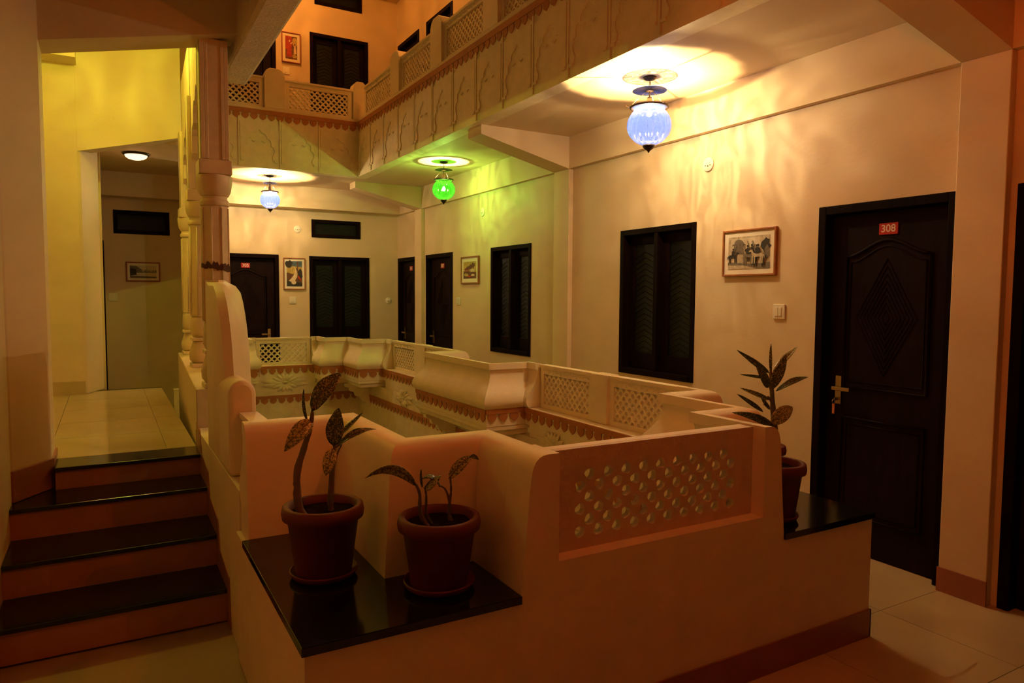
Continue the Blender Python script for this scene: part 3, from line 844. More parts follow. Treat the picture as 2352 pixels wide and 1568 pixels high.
# scroll brackets under the stepped corners
def bracket(loc, rotz):
    b = MB()
    pts = [(0, 0), (.30, 0), (.30, -.03), (.25, -.045), (.235, -.09), (.19, -.10), (.17, -.15), (.12, -.16), (.10, -.21), (.05, -.22), (.03, -.28), (0, -.30)]
    n = len(pts)
    b.add([(x_, -.03, z) for x_, z in pts] + [(x_, .03, z) for x_, z in pts], [tuple(range(n)), tuple(range(2 * n - 1, n - 1, -1))] + [(i, i + n, (i + 1) % n + n, (i + 1) % n) for i in range(n)])
    o = b.build('bracket', 'relief_paint', bevel=.004); o.location = loc; o.rotation_euler = (0, 0, rotz)
    return struct(o, 'cusped plaster bracket under the parapet')
for yc in (4.72, 5.78, 8.2): bracket((XS - .0005, yc, .4545), PI)
bracket((2.30, YS - .0005, .4545), R90); bracket((1.30, YS - .0005, .4545), R90)

# ------------------------------------------------------------------ doors and windows
def text_mesh(body, size):
    cu = bpy.data.curves.new('digits', 'FONT'); cu.body = body; cu.size = size; cu.align_x = 'CENTER'; cu.align_y = 'CENTER'; cu.extrude = .0008; cu.offset = size * .012
    o = bpy.data.objects.new('digits_tmp', cu); COL.objects.link(o)
    dg = bpy.context.evaluated_depsgraph_get()
    me = bpy.data.meshes.new_from_object(o.evaluated_get(dg))
    bpy.data.objects.remove(o); bpy.data.curves.remove(cu)
    me.materials.clear(); me.materials.append(MATS['number_white'])
    return me
dn = [0]
def door(loc, rotz, w_, h, number, handle_side, label, keys=False):
    """local: x -w/2..w/2, front of wall at y=0, z from 0"""
    dn[0] += 1
    root = struct(empty('door_%d' % dn[0], loc, rotz), label)
    fw = .052
    b = MB(); b.box(-w_ / 2 + .001, -w_ / 2 + fw, -.012, .13, 0.001, h - .001); b.box(w_ / 2 - fw, w_ / 2 - .001, -.012, .13, .001, h - .001); b.box(-w_ / 2 + fw, w_ / 2 - fw, -.012, .13, h - fw, h - .001)
    b.build('frame', 'dark_wood', root, bevel=.004)
    lw_ = w_ / 2 - fw - .002; yl = .055
    leaf = MB().box(-lw_, lw_, yl, yl + .038, .008, h - fw - .002).build('leaf', 'door_leaf', root, bevel=.003)
    # upper arched panel moulding
    ph = lw_ - .105; zt = h - .30; zlo = .98
    arch = []
    for i in range(17):
        t = -1 + 2 * i / 16; arch.append((t * ph, yl - .002, zt + .085 * (math.cos(PI * t) * .5 + .5)))
    mo = MB(); mo.tube([(-ph, yl - .002, zlo)] + arch + [(ph, yl - .002, zlo)], .010, 6, closed=True)
    mo.tube([(x_ * .90, yl - .001, z - .035 if z > zlo + .1 else z + .035) for x_, _, z in [(-ph, 0, zlo)] + arch + [(ph, 0, zlo)]], .0045, 5, closed=True)
    mo.build('arched_moulding', 'door_leaf', leaf)
    lo = MB(); lo.tube([(-ph, yl - .002, .22), (-ph, yl - .002, .80), (ph, yl - .002, .80), (ph, yl - .002, .22)], .010, 6, closed=True)
    lo.tube([(-ph * .88, yl - .001, .255), (-ph * .88, yl - .001, .765), (ph * .88, yl - .001, .765), (ph * .88, yl - .001, .255)], .0045, 5, closed=True)
    lo.build('lower_moulding', 'door_leaf', leaf)
    ch = MB(); zc = (zt + zlo) / 2 + .03
    for k_ in range(1, 9):
        q = k_ * .036
        hx = min(q * .62, ph * .82)
        top_z = min(zc + q * 1.15, zt + .02); bot_z = max(zc - q * 1.15, zlo + .05)
        ch.tube([(-hx, yl - .0005, zc), (0, yl - .0005, top_z), (hx, yl - .0005, zc), (0, yl - .0005, bot_z)], .0035, 4, False, True)
    ch.build('chevron_carving', 'door_leaf', leaf)
    if number:
        zp = 1.89
        pl = MB().box(-.055, .055, yl - .006, yl - .0005, zp - .032, zp + .032).build('number_plate', 'number_red', root, bevel=.001)
        pl['label'] = 'small red plate reading ' + number
        t = inst('digits', text_mesh(number, .058), pl, (0, yl - .0065, zp), rot=(PI / 2, 0, 0))
    hx = handle_side * (lw_ - .075); zh = .955
    hd = MB(); hd.box(hx - .021, hx + .021, yl - .008, yl - .0005, zh - .085, zh + .085)
    hp = hd.build('handle_plate', 'brass', root, bevel=.004)
    lv = MB(); lv.tube([(hx, yl - .008, zh + .012), (hx, yl - .045, zh + .012)], .010, 8)
    lv.box(hx - handle_side * .105 if handle_side > 0 else hx - .012, hx + .012 if handle_side > 0 else hx + .105, yl - .056, yl - .042, zh + .001, zh + .023)
    lv.build('lever', 'brass', hp, bevel=.003)
    if keys:
        kx = hx; zk = zh - .055
        kb_ = MB(); kb_.box(kx - .002, kx + .002, yl - .040, yl - .008, zk - .008, zk + .010)
        kb_.tube([(kx, yl - .045 + .012 * math.cos(a), zk - .012 + .014 * math.sin(a)) for a in [i * PI / 5 for i in range(10)]], .0015, 4, True, True)
        ko = kb_.build('key', 'steel', hp)
        MB().box(kx - .004, kx + .012, yl - .052, yl - .046, zk - .085, zk - .025).build('key_tag', 'keytag', ko, bevel=.002)
    return root
wn = [0]
def window(loc, rotz, w_, h, label, sashes=2, deep=.06):
    """local: x centred, z from sill"""
    wn[0] += 1
    root = struct(empty('window_%d' % wn[0], loc, rotz), label)
    fw = .045
    b = MB(); b.box(-w_ / 2 + .001, -w_ / 2 + fw, -.010, .12, .001, h - .001); b.box(w_ / 2 - fw, w_ / 2 - .001, -.010, .12, .001, h - .001)
    b.box(-w_ / 2 + fw, w_ / 2 - fw, -.010, .12, h - fw, h - .001); b.box(-w_ / 2 + fw, w_ / 2 - fw, -.014, .12, .001, fw)
    b.build('window_frame', 'dark_wood', root, bevel=.003)
    if sashes == 1:
        MB().box(-w_ / 2 + fw + .001, w_ / 2 - fw - .001, .05, .056, fw + .001, h - fw - .001).build('pane', 'dark_glass', root)
        return root
    MB().box(-.022, .022, -.006, .12, fw + .0005, h - fw - .0005).build('mullion', 'dark_wood', root, bevel=.003)
    for s_ in (-1, 1):
        a, c = sorted((s_ * .0225, s_ * (w_ / 2 - fw - .0005)))
        sb_ = MB(); sw = .062
        sb_.box(a, a + sw, deep, deep + .035, fw + .001, h - fw - .001); sb_.box(c - sw, c, deep, deep + .035, fw + .001, h - fw - .001)
        sb_.box(a + sw, c - sw, deep, deep + .035, fw + .001, fw + .13); sb_.box(a + sw, c - sw, deep, deep + .035, h - fw - .075, h - fw - .001)
        sh = sb_.build('shutter', 'dark_wood', root, bevel=.003)
        MB().box(a + sw + .0005, c - sw - .0005, deep + .012, deep + .018, fw + .131, h - fw - .076).build('pane', 'dark_glass', sh)
        gr = MB(); x_ = a + sw + .012
        nzz = int((h - .34) / .045); zz0 = fw + .135
        cx = (a + c) / 2; hw = (c - a) / 2 - sw - .002
        for i in range(nzz):
            z = zz0 + i * .045
            gr.tube([(cx - hw, deep + .009, z), (cx, deep + .009, z + .05), (cx + hw, deep + .009, z)], .0022, 4, False)
        gr.build('herringbone_grille', 'dark_wood', sh)
    return root

def on_right(y, z=0): return (XW, y, z)
labelsD = ['dark carved wooden door numbered 308 with brass lever and hanging keys', 'dark wooden door numbered 307 beside the palm-tree picture',
           'dark wooden door numbered 306 in the far corner', 'dark doorway right of the plaster pilaster', 'dark upper-floor door in the corner above door 306', 'dark upper-floor door above door 307']
numsD = ['308', '307', '306', None, None, None]
for (a_, b_, z), lb, nm in zip(doors_R, labelsD, numsD):
    door(on_right((a_ + b_) / 2, z), R90, b_ - a_, DH, nm, -1, lb, nm == '308')
door((1.6205, YB, 0), 0, .841, DH, '305', 1, 'dark carved wooden door numbered 305 on the back wall')
door((1.6205, YB, FLIGHT), 0, .841, DH, None, 1, 'dark upper-floor door above door 305')
door((-.02, 8.80, 0), PI / 2, .90, DH, None, 1, 'dark door edge on the wall behind the landing')
window(on_right(4.276, .87), R90, .872, 1.18, 'dark double shuttered window beside the horsemen picture')
window(on_right(6.582, .885), R90, .86, 1.155, 'dark double shuttered window between door 307 and the pilaster')
window((2.878, YB, .88), 0, .858, 1.16, 'dark double shuttered window on the back wall')
window((2.8325, YB, 2.298), 0, .695, .249, 'small dark transom above the back window', 1)
window((.405, YB, 2.235), 0, .618, .287, 'small dark transom above the river picture', 1)
window((2.899, YB, .88 + FLIGHT), 0, .818, 1.16, 'dark shuttered window on the upper back wall')
window((2.891, YB, 5.45), 0, .662, .25, 'small dark transom on the upper back wall', 1)
# near-black slabs paint the darkness of unlit rooms behind the openings
struct(MB().box(XW + .1405, XW + .30, -1.6, YB, 0, 6.1).build('room_darkness_right', 'void'))
struct(MB().box(-.16, XW, YB + .1405, YB + .30, 0, 6.1).build('room_darkness_back', 'void'))

# ------------------------------------------------------------------ pictures
def picture(loc, rotz, w_, h, frame_m, label, fw=.016, border=.045, draw=None):
    """loc = centre of the picture on the wall"""
    root = empty('framed_picture', loc, rotz); tag(root, label, 'picture')
    b = MB(); d0, d1 = -.024, -.0005
    b.box(-w_ / 2, -w_ / 2 + fw, d0, d1, -h / 2, h / 2); b.box(w_ / 2 - fw, w_ / 2, d0, d1, -h / 2, h / 2)
    b.box(-w_ / 2 + fw, w_ / 2 - fw, d0, d1, h / 2 - fw, h / 2); b.box(-w_ / 2 + fw, w_ / 2 - fw, d0, d1, -h / 2, -h / 2 + fw)
    b.build('picture_frame', frame_m, root, bevel=.003)
    iw, ih = w_ / 2 - fw, h / 2 - fw
    MB().box(-iw + .0005, iw - .0005, -.014, -.002, -ih + .0005, ih - .0005).build('mat_board', 'mat_board', root)
    mats = ['ink_pale', 'ink_light', 'ink_mid', 'ink_dark', 'ink_blue', 'ink_ochre', 'ink_brown', 'ink_red', 'ink_cream']
    pb_ = MB(); pw, ph = iw - border, ih - border
    layer = [0]
    def poly(mn, pts):
        pb_.mi = mats.index(mn); y_ = -.0143 - .00025 * layer[0]; layer[0] += 1
        pb_.add([(x_ * pw, y_, z * ph) for x_, z in pts], [tuple(range(len(pts)))[::-1]])
    def ell(mn, cx, cz, rx, rz, n_=14, rough=.0, seed=0):
        rr = random.Random(seed)
        poly(mn, [(cx + rx * math.cos(2 * PI * i / n_) * (1 + rough * (rr.random() - .5)), cz + rz * math.sin(2 * PI * i / n_) * (1 + rough * (rr.random() - .5))) for i in range(n_)])
    draw(poly, ell)
    pb_.build('print', mats, root)
    return root
def horsemen(poly, ell):
    poly('ink_light', [(-1, -1), (1, -1), (1, 1), (-1, 1)])
    poly('ink_pale', [(-.9, .2), (.6, .2), (.5, .9), (-.85, .9)])
    poly('ink_mid', [(-.72, -.05), (-.24, -.05), (-.24, .48), (-.72, .48)]); poly('ink_mid', [(-.84, .46), (-.12, .46), (-.2, .56), (-.76, .56)])
    ell('ink_mid', -.48, .58, .22, .26); poly('ink_dark', [(-.49, .8), (-.47, .8), (-.47, 1.0), (-.49, 1.0)])
    ell('ink_dark', .80, .35, .20, .48, 16, .5, 2); ell('ink_mid', .86, -.02, .13, .4, 12, .4, 4)
    poly('ink_mid', [(-1, -1), (1, -1), (1, -.62), (.2, -.7), (-1, -.55)]); poly('ink_light', [(-1, -1), (.4, -1), (-.2, -.78), (-1, -.75)])
    def horse(x_, z, s, c, fl):
        q = lambda a, b_: (x_ + fl * a * s, z + b_ * s)
        poly(c, [q(-.30, .02), q(-.22, .16), q(.10, .12), q(.20, .18), q(.28, .40), q(.40, .36), q(.46, .22), q(.32, .22), q(.26, -.02), q(.12, -.10), q(-.16, -.10), q(-.28, -.06)])
        for a in (-.24, -.15, .14, .24): poly(c, [q(a - .035, -.04), q(a + .035, -.04), q(a + .03, -.55), q(a - .02, -.55)])
        poly(c, [q(-.28, .10), q(-.36, .0), q(-.36, -.28), q(-.30, -.05)])
        poly('ink_dark', [q(-.08, .12), q(.10, .12), q(.12, .45), q(.04, .56), q(-.06, .45)]); ell('ink_dark', *q(.03, .64), .055 * s, .08 * s)
        poly('ink_dark', [q(.10, .2), q(.13, .2), q(.30, .95), q(.27, .95)])
    horse(-.76, -.22, .72, 'ink_dark', 1); horse(.20, -.10, .85, 'ink_dark', -1); horse(.02, -.20, .92, 'ink_mid', -1); horse(.52, -.24, 1.0, 'ink_dark', -1); horse(.47, -.20, .92, 'ink_light', -1)
def garden(poly, ell):
    poly('ink_ochre', [(-1, -1), (1, -1), (1, 1), (-1, 1)]); poly('ink_blue', [(-1, .62), (1, .55), (1, 1), (-1, 1)])
    ell('ink_dark', -.7, .75, .5, .3, 14, .5, 1); poly('ink_brown', [(.35, 1), (.5, 1), (.45, .1), (.3, .1)])
    poly('ink_brown', [(-1, -1), (1, -1), (1, -.2), (.3, -.1), (-1, .1)]); poly('ink_dark', [(-1, -1), (1, -1), (1, -.7), (-1, -.55)])
    ell('ink_dark', .75, -.05, .3, .45, 14, .4, 3)
    poly('ink_cream', [(.1, .25), (.35, .2), (.35, -.25), (.1, -.5), (-.2, -.72), (-.75, -.55), (-.45, -.4), (-.1, -.1)]); ell('ink_cream', -.1, -.68, .32, .16)
    ell('ink_brown', .3, .32, .11, .12); poly('ink_cream', [(.2, .2), (-.05, .5), (0, .52), (.3, .25)]); poly('ink_red', [(.45, -.1), (.85, -.4), (.8, -.55), (.4, -.3)])
def palms(poly, ell):
    poly('ink_ochre', [(-1, -1), (1, -1), (1, 1), (-1, 1)]); poly('ink_brown', [(-1, -1), (1, -1), (1, -.25), (-1, -.1)])
    for x_, z in ((.15, .35), (.55, .55), (-.3, .2)):
        poly('ink_brown', [(x_ - .03, -.4), (x_ + .03, -.4), (x_ + .02, z), (x_ - .02, z)]); ell('ink_brown', x_, z, .34, .24, 14, .9, int(z * 100))
    poly('ink_red', [(-.8, -.2), (-.1, -.2), (-.1, .15), (-.8, .15)]); poly('ink_cream', [(-.9, -.1), (.0, -.1), (.0, -.02), (-.9, -.02)]); poly('ink_cream', [(.15, -.2), (.75, -.2), (.75, .12), (.15, .12)])
    for i in range(5): poly('ink_brown', [(-.75 + i * .15, -.3), (-.68 + i * .15, -.3), (-.68 + i * .15, .1), (-.75 + i * .15, .1)])
    ell('ink_ochre', -.5, -.55, .35, .2, 10, .5, 8); ell('ink_cream', .5, -.6, .3, .14, 10, .5, 9); ell('ink_red', .0, -.75, .3, .12)
def river(poly, ell):
    poly('ink_pale', [(-1, -1), (1, -1), (1, 1), (-1, 1)]); poly('ink_mid', [(-1, -.2), (1, -.1), (1, .3), (-.1, .35), (-.5, .9), (-1, .95)])
    poly('ink_dark', [(-1, -.6), (-.5, -.5), (-.55, .4), (-1, .6)]); poly('ink_light', [(-.1, .05), (.9, .05), (.9, .35), (-.1, .3)])
    for i in range(3): poly('ink_mid', [(.1 + i * .3, -.1), (.2 + i * .3, -.1), (.2 + i * .3, .25), (.1 + i * .3, .25)])
    poly('ink_mid', [(-1, -1), (1, -1), (1, -.75), (-1, -.6)])
def red_dancer(poly, ell):
    poly('ink_brown', [(-1, -1), (1, -1), (1, 1), (-1, 1)]); poly('ink_red', [(-1, -.2), (.1, -.2), (.1, 1), (-1, 1)]); ell('ink_ochre', .6, .5, .4, .4, 12, .4, 5)
    poly('ink_red', [(-.5, .45), (-.1, .45), (.1, -.8), (-.85, -.85)]); ell('ink_cream', -.3, .58, .13, .10); poly('ink_cream', [(-.15, .4), (.3, .55), (.3, .5), (-.1, .28)])
    poly('ink_cream', [(.45, .2), (.75, .2), (.9, -.5), (.4, -.55)]); ell('ink_brown', .6, .3, .12, .09); ell('ink_ochre', .55, -.72, .4, .16, 10, .3, 6)
picture((XW, 3.34, 1.802), R90, .452, .313, 'frame_wood', 'wide engraving of mounted horsemen beside door 308', .014, .034, horsemen)
picture((XW, 7.521, 1.806), R90, .462, .322, 'frame_wood', 'brown print of palm trees in a thin wooden frame beside door 307', .016, .045, palms)
picture((2.244, YB, 1.790), 0, .296, .433, 'frame_wood', 'upright colour painting of a seated figure beside door 305', .014, .03, garden)
picture((.406, YB, 1.775), 0, .376, .240, 'frame_red', 'small river landscape print in a red frame behind the landing', .014, .028, river)
picture((2.24, YB, 4.808), 0, .25, .395, 'frame_red', 'red print in a wide mat on the upper back wall', .012, .036, red_dancer)

# ------------------------------------------------------------------ switches and junction covers
def switch(loc, rotz, label, gang=2):
    root = empty('light_switch', loc, rotz); tag(root, label, 'switch', 'light switches on the walls')
    b = MB(); b.box(-.046, .046, -.012, -.0005, -.048, .048); b.build('plate', 'plastic_white', root, bevel=.004)
    MB().box(-.030, .030, -.0135, -.0121, -.032, .032).build('recess', 'mat_board', root)
    for i in range(gang):
        x_ = (i - (gang - 1) / 2) * .026
        MB().box(x_ - .011, x_ + .011, -.018, -.0136, -.028, .028).build('rocker', 'plastic_white', root, bevel=.002)
switch(on_right(3.086, 1.414), R90, 'white double rocker switch between the horsemen picture and door 308')
switch(on_right(7.848, 1.436), R90, 'white rocker switch between door 307 and the palm picture')
switch((2.217, YB, 1.43), 0, 'white rocker switch under the painting by door 305')
switch((.073, YB, 1.461), 0, 'dim square switch on the wall behind the landing', 1)
switch((2.171, YB, 4.502), 0, 'white rocker switch under the red print upstairs', 1)
def cover(loc, rotz, label):
    root = empty('junction_cover', loc, rotz); tag(root, label, 'junction cover', 'round junction covers')
    b = MB(); b.lathe([(.050, 0), (.050, .006), (.046, .009), (0, .009)], n=28)
    o = b.build('disc', 'plastic_white', root); o.rotation_euler = (PI / 2, 0, 0); o.location = (0, -.0005, 0)
    for x_ in (-.022, 0, .022):
        d_ = MB(); d_.lathe([(.006 if x_ == 0 else .004, 0), (.004, .002)], n=8)
        q = d_.build('screw', 'plastic_dark', root); q.rotation_euler = (PI / 2, 0, 0); q.location = (x_, -.0097, -.006 if x_ else -.010)
cover(on_right(3.736, 2.443), R90, 'round white junction cover above the horsemen picture')
cover(on_right(7.22, 2.453), R90, 'round white junction cover high on the green-lit wall')
cover((2.294, YB, 2.40), 0, 'round white junction cover above the painting by door 305')
cover((3.594, YB, 1.428), 0, 'round white junction cover low beside the back window')

# ------------------------------------------------------------------ lanterns
def lantern(name, xy, zc, k, glass, power, zb, label, drop=0.0, color=BULB):
    """zc ceiling height, k size, zb bulb height below ceiling"""
    root = empty(name, (xy[0], xy[1], zc)); tag(root, label, 'lantern', 'hanging glass lanterns')
    b = MB(); b.lathe([(.045, -.001), (.045, -.008), (.030, -.018), (.006, -.024)], n=20); b.build('ceiling_rose', 'bronze', root)
    zl = -.085 - drop; zr = -.19 - drop
    b = MB(); b.tube([(0, 0, -.022), (0, 0, zl + .012)], .0025, 6); b.tube([(.006, 0, -.03), (.010, .002, -.05), (.004, 0, zl + .01)], .0015, 5)
    b.build('hook_rod', 'bronze', root)
    b = MB(); b.lathe([(.004, zl + .016), (.05 * k, zl + .006), (.088 * k, zl), (.093 * k, zl - .004), (.088 * k, zl - .003), (.05 * k, zl + .003), (.004, zl + .012)], n=28, cap=False)
    b.build('smoke_lid', glass, root)
    b = MB(); b.lathe([(.024, zl - .002), (.024, zl - .008), (.004, zl - .010)], n=12); b.tube([(0, 0, zl - .008), (0, 0, zr + .055)], .005, 8); b.lathe([(.014, zr + .060), (.018, zr + .052), (.018, zr + .010), (.014, zr + .004)], n=14)
    b.build('lamp_holder', 'brass' if k > 1 else 'bronze', root)
    zbulb = -zb
    b = MB(); b.lathe([(.0, zbulb - .019), (.011, zbulb - .016), (.018, zbulb - .004), (.018, zbulb + .006), (.012, zbulb + .018), (.008, max(zbulb + .03, zbulb + .02))], n=14)
    b.build('bulb', 'bulb_glow', root)
    # ribbed melon globe, open at the top
    R = .118 * k
    prof = [(.098 * k, zr + .004), (.090 * k, zr - .004), (.082 * k, zr - .016), (.083 * k, zr - .026)]
    cz = zr - .026 - .080 * k
    for i in range(11):
        a = math.radians(46 - i * 12.6); prof.append((R * math.cos(a), cz + R * .92 * math.sin(a)))
    prof.append((.02 * k, cz - R * .955)); 
    b = MB(); b.lathe(prof, n=72, ribs=18, amp=.022, cap=False)
    gl = b.build('globe', glass, root)
    b = MB(); b.lathe([(.100 * k, zr + .003), (.106 * k, zr), (.104 * k, zr - .010), (.094 * k, zr - .012), (.092 * k, zr - .002)], n=36, cap=False)
    b.build('rim_band', 'bronze', root)
    b = MB()
    for i in range(3):
        a = 2 * PI * i / 3 + .5
        b.tube([(.105 * k * math.cos(a), .105 * k * math.sin(a), zr), (.06 * k * math.cos(a), .06 * k * math.sin(a), (zr + zl) / 2), (.018 * math.cos(a), .018 * math.sin(a), zl - .004)], .0017, 4)
        b.tube([(.104 * k * math.cos(a), .104 * k * math.sin(a), zr - .006), (.122 * k * math.cos(a), .122 * k * math.sin(a), zr - .004), (.126 * k * math.cos(a), .126 * k * math.sin(a), zr + .006)], .0025, 5)
    b.build('chains', 'brass', root)
    zf = cz - R * .93
    b = MB(); b.lathe([(.034 * k, zf + .006), (.034 * k, zf - .004), (.022 * k, zf - .020), (.008 * k, zf - .032), (.003, zf - .044)], n=18)
    b.build('finial', 'bronze', root)
    ld_ = bpy.data.lights.new(name + '_light', 'POINT'); ld_.energy = power; ld_.color = color; ld_.shadow_soft_size = .004
    lo = bpy.data.objects.new('bulb_light', ld_); COL.objects.link(lo); lo.location = (0, 0, zbulb); lo.parent = root
    return root
lantern('hanging_lantern', (3.155, 3.70), ZC, 1.22, 'glass_blue', P_BLUE1, .236, 'large blue ribbed glass lantern hanging near door 308')
lantern('hanging_lantern', (3.21, 7.12), ZC, 1.04, 'glass_green', P_GREEN, .295, 'green ribbed glass lantern hanging by the palm picture')
lantern('hanging_lantern', (1.77, 9.07), ZC, .97, 'glass_blue', P_BLUE2, .228, 'small blue ribbed glass lantern hanging before door 305')
lantern('hanging_lantern', (.10, 6.1), 3.87, 1.04, 'glass_yellow', P_YELLOW, .27, 'yellow ribbed glass lantern above the landing')
lantern('hanging_lantern', (1.55, 1.3), ZC, 1.04, 'glass_red', P_RED, .36, 'red ribbed glass lantern over the front corridor')
lantern('hanging_lantern', (1.77, 9.07), 6.0, 1.04, 'glass_orange', P_ORANGE, .27, 'orange ribbed glass lantern in the upper back gallery')
lantern('hanging_lantern', (3.21, 6.6), 6.0, 1.04, 'glass_orange', P_ORANGE * .8, .27, 'orange ribbed glass lantern in the upper right gallery')

cl = empty('ceiling_light', (.305, 8.38, ZC)); tag(cl, 'lit frosted dome light on the ceiling behind the landing', 'ceiling light')
b = MB(); b.lathe([(.125, -.001), (.128, -.012), (.118, -.020), (.104, -.022)], n=36); b.build('ring', 'bronze', cl)
b = MB(); b.lathe([(.106, -.0225), (.098, -.040), (.075, -.056), (.04, -.066), (0, -.069)], n=36); b.build('dome', 'dome_glow', cl)
ldm = bpy.data.lights.new('dome_light', 'POINT'); ldm.energy = P_DOME; ldm.color = (1, .50, .18); ldm.shadow_soft_size = .06
lo = bpy.data.objects.new('bulb_light', ldm); COL.objects.link(lo); lo.location = (0, 0, -.14); lo.parent = cl

# ------------------------------------------------------------------ pots and plants
def pot(parent, R, h):
    b = MB(); b.lathe([(R * .66, 0), (R * .68, .006), (R * .86, h * .80), (R * .87, h * .80), (R * .98, h * .82), (R * 1.0, h * .90), (R * .97, h * .985), (R * .88, h), (R * .82, h * .985), (R * .79, h * .86)], n=40, cap=False)
    b.add([(R * .66 * math.cos(2 * PI * i / 20), R * .66 * math.sin(2 * PI * i / 20), 0) for i in range(20)], [tuple(range(20))[::-1]])
    b.build('pot', 'terracotta', parent)
    b = MB(); n = 24; rr = random.Random(1)
    rows = [[(R * .81 * t / 4 * math.cos(2 * PI * i / n), R * .81 * t / 4 * math.sin(2 * PI * i / n), h * .88 + rr.uniform(-.004, .004)) for i in range(n + 1)] for t in range(0, 5)]
    b.sheet(rows); b.build('soil', 'soil', parent)
def saucer(loc, R, label):
    b = MB(); b.lathe([(R * .72, 0), (R * .92, .004), (R, .020), (R * .985, .026), (R * .95, .024), (R * .88, .009), (0, .008)], n=40)
    o = b.build('saucer', 'terracotta'); o.location = loc
    return tag(o, label, 'saucer', 'terracotta saucers')
def leaf(parent, org, base, tip, w_, sag=0.0, fold=.25, twist=0.0, m='leaf', wave=0.0, toward=None):
    """blade from base to tip (world points), sag bends it, twist turns it about its axis"""
    B = Vector(base) - org; T_ = Vector(tip) - org; ax = (T_ - B); L = ax.length; axn = ax.normalized()
    view = Vector((-.5, -.87, .25)) if toward is None else Vector(toward)
    nrm = (view - axn * view.dot(axn)).normalized()
    side = axn.cross(nrm).normalized()
    side2 = side * math.cos(twist) + nrm * math.sin(twist); nrm2 = nrm * math.cos(twist) - side * math.sin(twist)
    rows = []; n = 12
    for i in range(n + 1):
        t = i / n
        hw = w_ / 2 * (math.sin(PI * t ** .80) ** .75) + .0008
        if t > .97: hw = .0006
        c = B + ax * t + Vector((0, 0, 1)) * (-sag * (4 * t * (1 - t)) * -1) + nrm2 * (L * .05 * math.sin(PI * t))
        wv = wave * math.sin(t * 9)
        row = []
        for q in (-1, -.5, 0, .5, 1):
            row.append(c + side2 * (q * hw) + nrm2 * (abs(q) * hw * fold + wv * q * hw))
        rows.append(row)
    b = MB(); b.sheet(rows)
    o = b.build('leaf', m, parent)
    md = o.modifiers.new('thickness', 'SOLIDIFY'); md.thickness = .0012
    mid = MB(); mid.tube([r_[2] - nrm2 * -.0012 for r_ in rows[:-1]], [.0022 * (1 - .8 * i / n) for i in range(n)], 4)
    mid.build('midrib', 'stem', o)
    return o
def stem(parent, org, pts, rads, name='stem'):
    b = MB(); P_ = [Vector(p) - org for p in pts]
    # densify
    q = []; rr = []
    for i in range(len(P_) - 1):
        for k_ in range(4):
            t = k_ / 4; p0 = P_[max(i - 1, 0)]; p1 = P_[i]; p2 = P_[i + 1]; p3 = P_[min(i + 2, len(P_) - 1)]
            q.append(.5 * ((2 * p1) + (p2 - p0) * t + (2 * p0 - 5 * p1 + 4 * p2 - p3) * t * t + (3 * p1 - p0 - 3 * p2 + p3) * t ** 3)); rr.append(rads[i] * (1 - t) + rads[i + 1] * t)
    q.append(P_[-1]); rr.append(rads[-1])
    if rads[0] > .006: rr = [r_ * (1 + .10 * ((i % 3) == 0)) for i, r_ in enumerate(rr)]
    b.tube(q, rr, 8)
    return b.build(name, 'stem', parent)
ZS = .562
def plant(xy, R, h, label, zbase=ZS + .009):
    root = empty('potted_dieffenbachia', (xy[0], xy[1], zbase)); tag(root, label, 'potted plant', 'potted plants on the granite shelves')
    pot(root, R, h)
    return root, Vector((xy[0], xy[1], zbase))
# pot 1
c1 = (.612, 2.335)
saucer((c1[0], c1[1], ZS), .112, 'terracotta saucer under the pot with two tall stems')
p1, o1 = plant(c1, .135, .235, 'terracotta potted plant with two tall bare stems and speckled leaves')
A = lambda x_, y_, d_=0: at(x_, y_, c1[1] + d_)
stem(p1, o1, [(.57, 2.32, .75), A(688, 1170), A(682, 1090), A(698, 1030), A(712, 985), A(718, 945)], [.014, .014, .012, .010, .008, .006])
stem(p1, o1, [(.655, 2.33, .75), A(760, 1170), A(762, 1100), A(767, 1050), A(769, 1015)], [.012, .011, .010, .006, .004])
leaf(p1, o1, A(716, 945), A(784, 856, .02), .060, .012, .25, .1, 'leaf', .1)
leaf(p1, o1, A(717, 965), A(653, 1037, -.03), .052, .010, .3, .3, 'leaf_pale', .15)
leaf(p1, o1, A(707, 968), A(698, 893), .012, 0, .8, .5)
leaf(p1, o1, A(766, 1024), A(778, 936, -.01), .058, 0, .25, .0, 'leaf', .1)
leaf(p1, o1, A(774, 1004), A(834, 946, .02), .024, -.012, .5, .7)
leaf(p1, o1, A(771, 1028), A(864, 985, .0), .026, .012, .4, .6, 'leaf', .2)
leaf(p1, o1, A(764, 1030, -.02), A(748, 1092, -.05), .042, .0, .3, .2, 'leaf_pale', .1)
stem(p1, o1, [A(764, 1090), A(774, 1045), A(785, 1020)], [.005, .003, .002], 'petiole')
# pot 2
c2 = (.915, 2.065)
saucer((c2[0], c2[1], ZS), .116, 'terracotta saucer under the pot with arching leaves')
p2, o2 = plant(c2, .135, .225, 'terracotta potted plant with three short stems and arching leaves')
A = lambda x_, y_, d_=0: at(x_, y_, c2[1] + d_)
stem(p2, o2, [(.880, 2.05, .75), A(966, 1180), A(964, 1135), A(955, 1112)], [.008, .007, .005, .004])
stem(p2, o2, [(.900, 2.07, .75), A(980, 1180), A(979, 1140), A(976, 1118)], [.006, .005, .004, .003])
stem(p2, o2, [(.965, 2.06, .75), A(1032, 1185), A(1032, 1150), A(1022, 1122), A(1008, 1115)], [.008, .007, .005, .003, .003])
stem(p2, o2, [A(1032, 1160), A(1036, 1125), A(1034, 1096)], [.005, .004, .003])
leaf(p2, o2, A(957, 1116), A(838, 1098, -.02), .034, .048, .35, .5, 'leaf_pale')
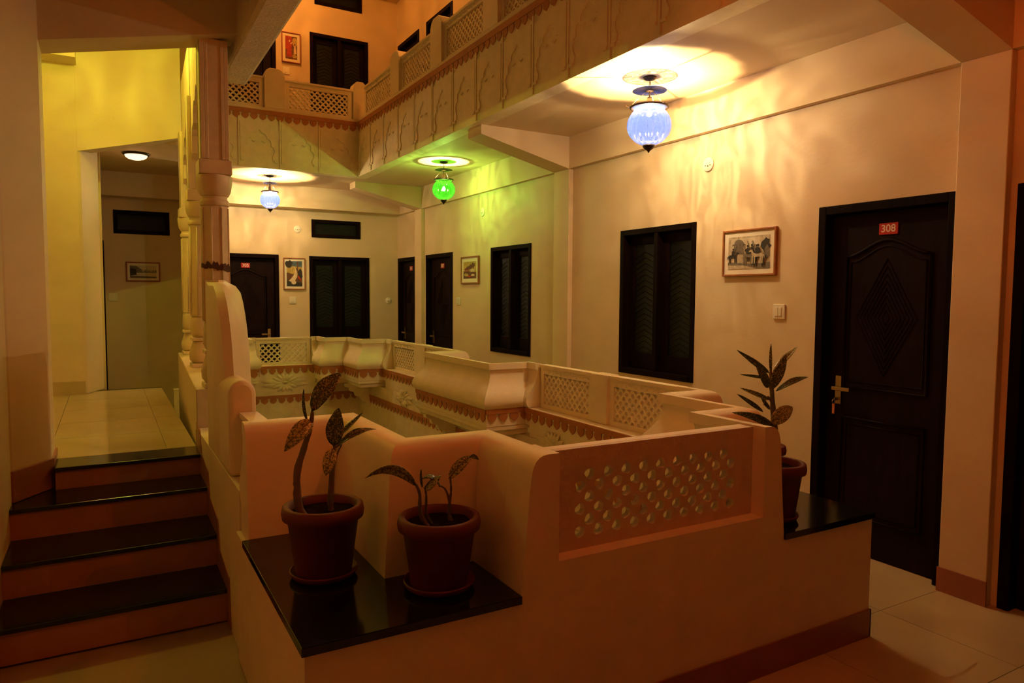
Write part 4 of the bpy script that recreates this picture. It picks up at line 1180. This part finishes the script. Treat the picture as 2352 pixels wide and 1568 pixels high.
leaf(p2, o2, A(975, 1122), A(1013, 1092, -.05), .050, .006, -.5, 1.1, 'leaf_pale')
leaf(p2, o2, A(968, 1100), A(1012, 1118, -.03), .034, .010, .5, 1.3)
leaf(p2, o2, A(970, 1118), A(967, 1078), .006, 0, .8, .3)
leaf(p2, o2, A(1031, 1100), A(1086, 1046, .0), .036, .006, .3, .3, 'leaf_pale')
leaf(p2, o2, A(1078, 1050), A(1100, 1056, .0), .014, .006, .3, .4)
# front-right pots
c3 = (2.455, 2.035)
saucer((c3[0], c3[1], ZS), .108, 'terracotta saucer on the corner slab by the pierced panel')
p3, o3 = plant(c3, .135, .235, 'terracotta potted plant with broad low leaves on the corner slab')
A = lambda x_, y_, d_=0: at(x_, y_, c3[1] + d_)
stem(p3, o3, [(2.44, 2.04, .76), A(1780, 1040), A(1779, 1000), A(1778, 975)], [.011, .010, .008, .005])
leaf(p3, o3, A(1780, 984), A(1681, 947, .02), .032, .022, .35, .5)
leaf(p3, o3, A(1770, 974), A(1820, 934, .0), .062, .006, .2, .0, 'leaf_pale')
c4 = (2.762, 2.375)
saucer((c4[0], c4[1], ZS), .105, 'terracotta saucer at the back of the corner slab')
p4, o4 = plant(c4, .125, .215, 'tall leafy potted plant at the back of the corner slab')
A = lambda x_, y_, d_=0: at(x_, y_, c4[1] + d_)
stem(p4, o4, [(2.76, 2.375, .74), A(1779, 1020), A(1776, 950), A(1773, 900), A(1770, 850)], [.016, .015, .013, .010, .006])
leaf(p4, o4, A(1771, 858), A(1771, 788), .014, 0, .8, .5)
leaf(p4, o4, A(1766, 856), A(1692, 803, -.02), .026, .006, .4, .6, 'leaf', .3)
leaf(p4, o4, A(1776, 852), A(1831, 796, .03), .030, -.006, .4, .6, 'leaf_pale', .2)
leaf(p4, o4, A(1768, 896), A(1806, 814, -.03), .052, .0, .25, .0)
leaf(p4, o4, A(1764, 890), A(1735, 834, -.05), .042, .0, .25, .1)
leaf(p4, o4, A(1768, 868), A(1699, 859, .03), .018, .008, .4, .9)
leaf(p4, o4, A(1782, 898), A(1856, 866, .02), .030, .006, .35, .5, 'leaf', .2)
leaf(p4, o4, A(1768, 918), A(1699, 890, .02), .022, .008, .4, .6, 'leaf_pale')
leaf(p4, o4, A(1752, 945, .02), A(1692, 904, .03), .022, .010, .4, .7)
leaf(p4, o4, A(1768, 940, .02), A(1748, 912, .03), .018, .004, .4, .6)
stem(p4, o4, [A(1774, 930), A(1764, 910), A(1754, 930, .02)], [.006, .004, .002], 'petiole')
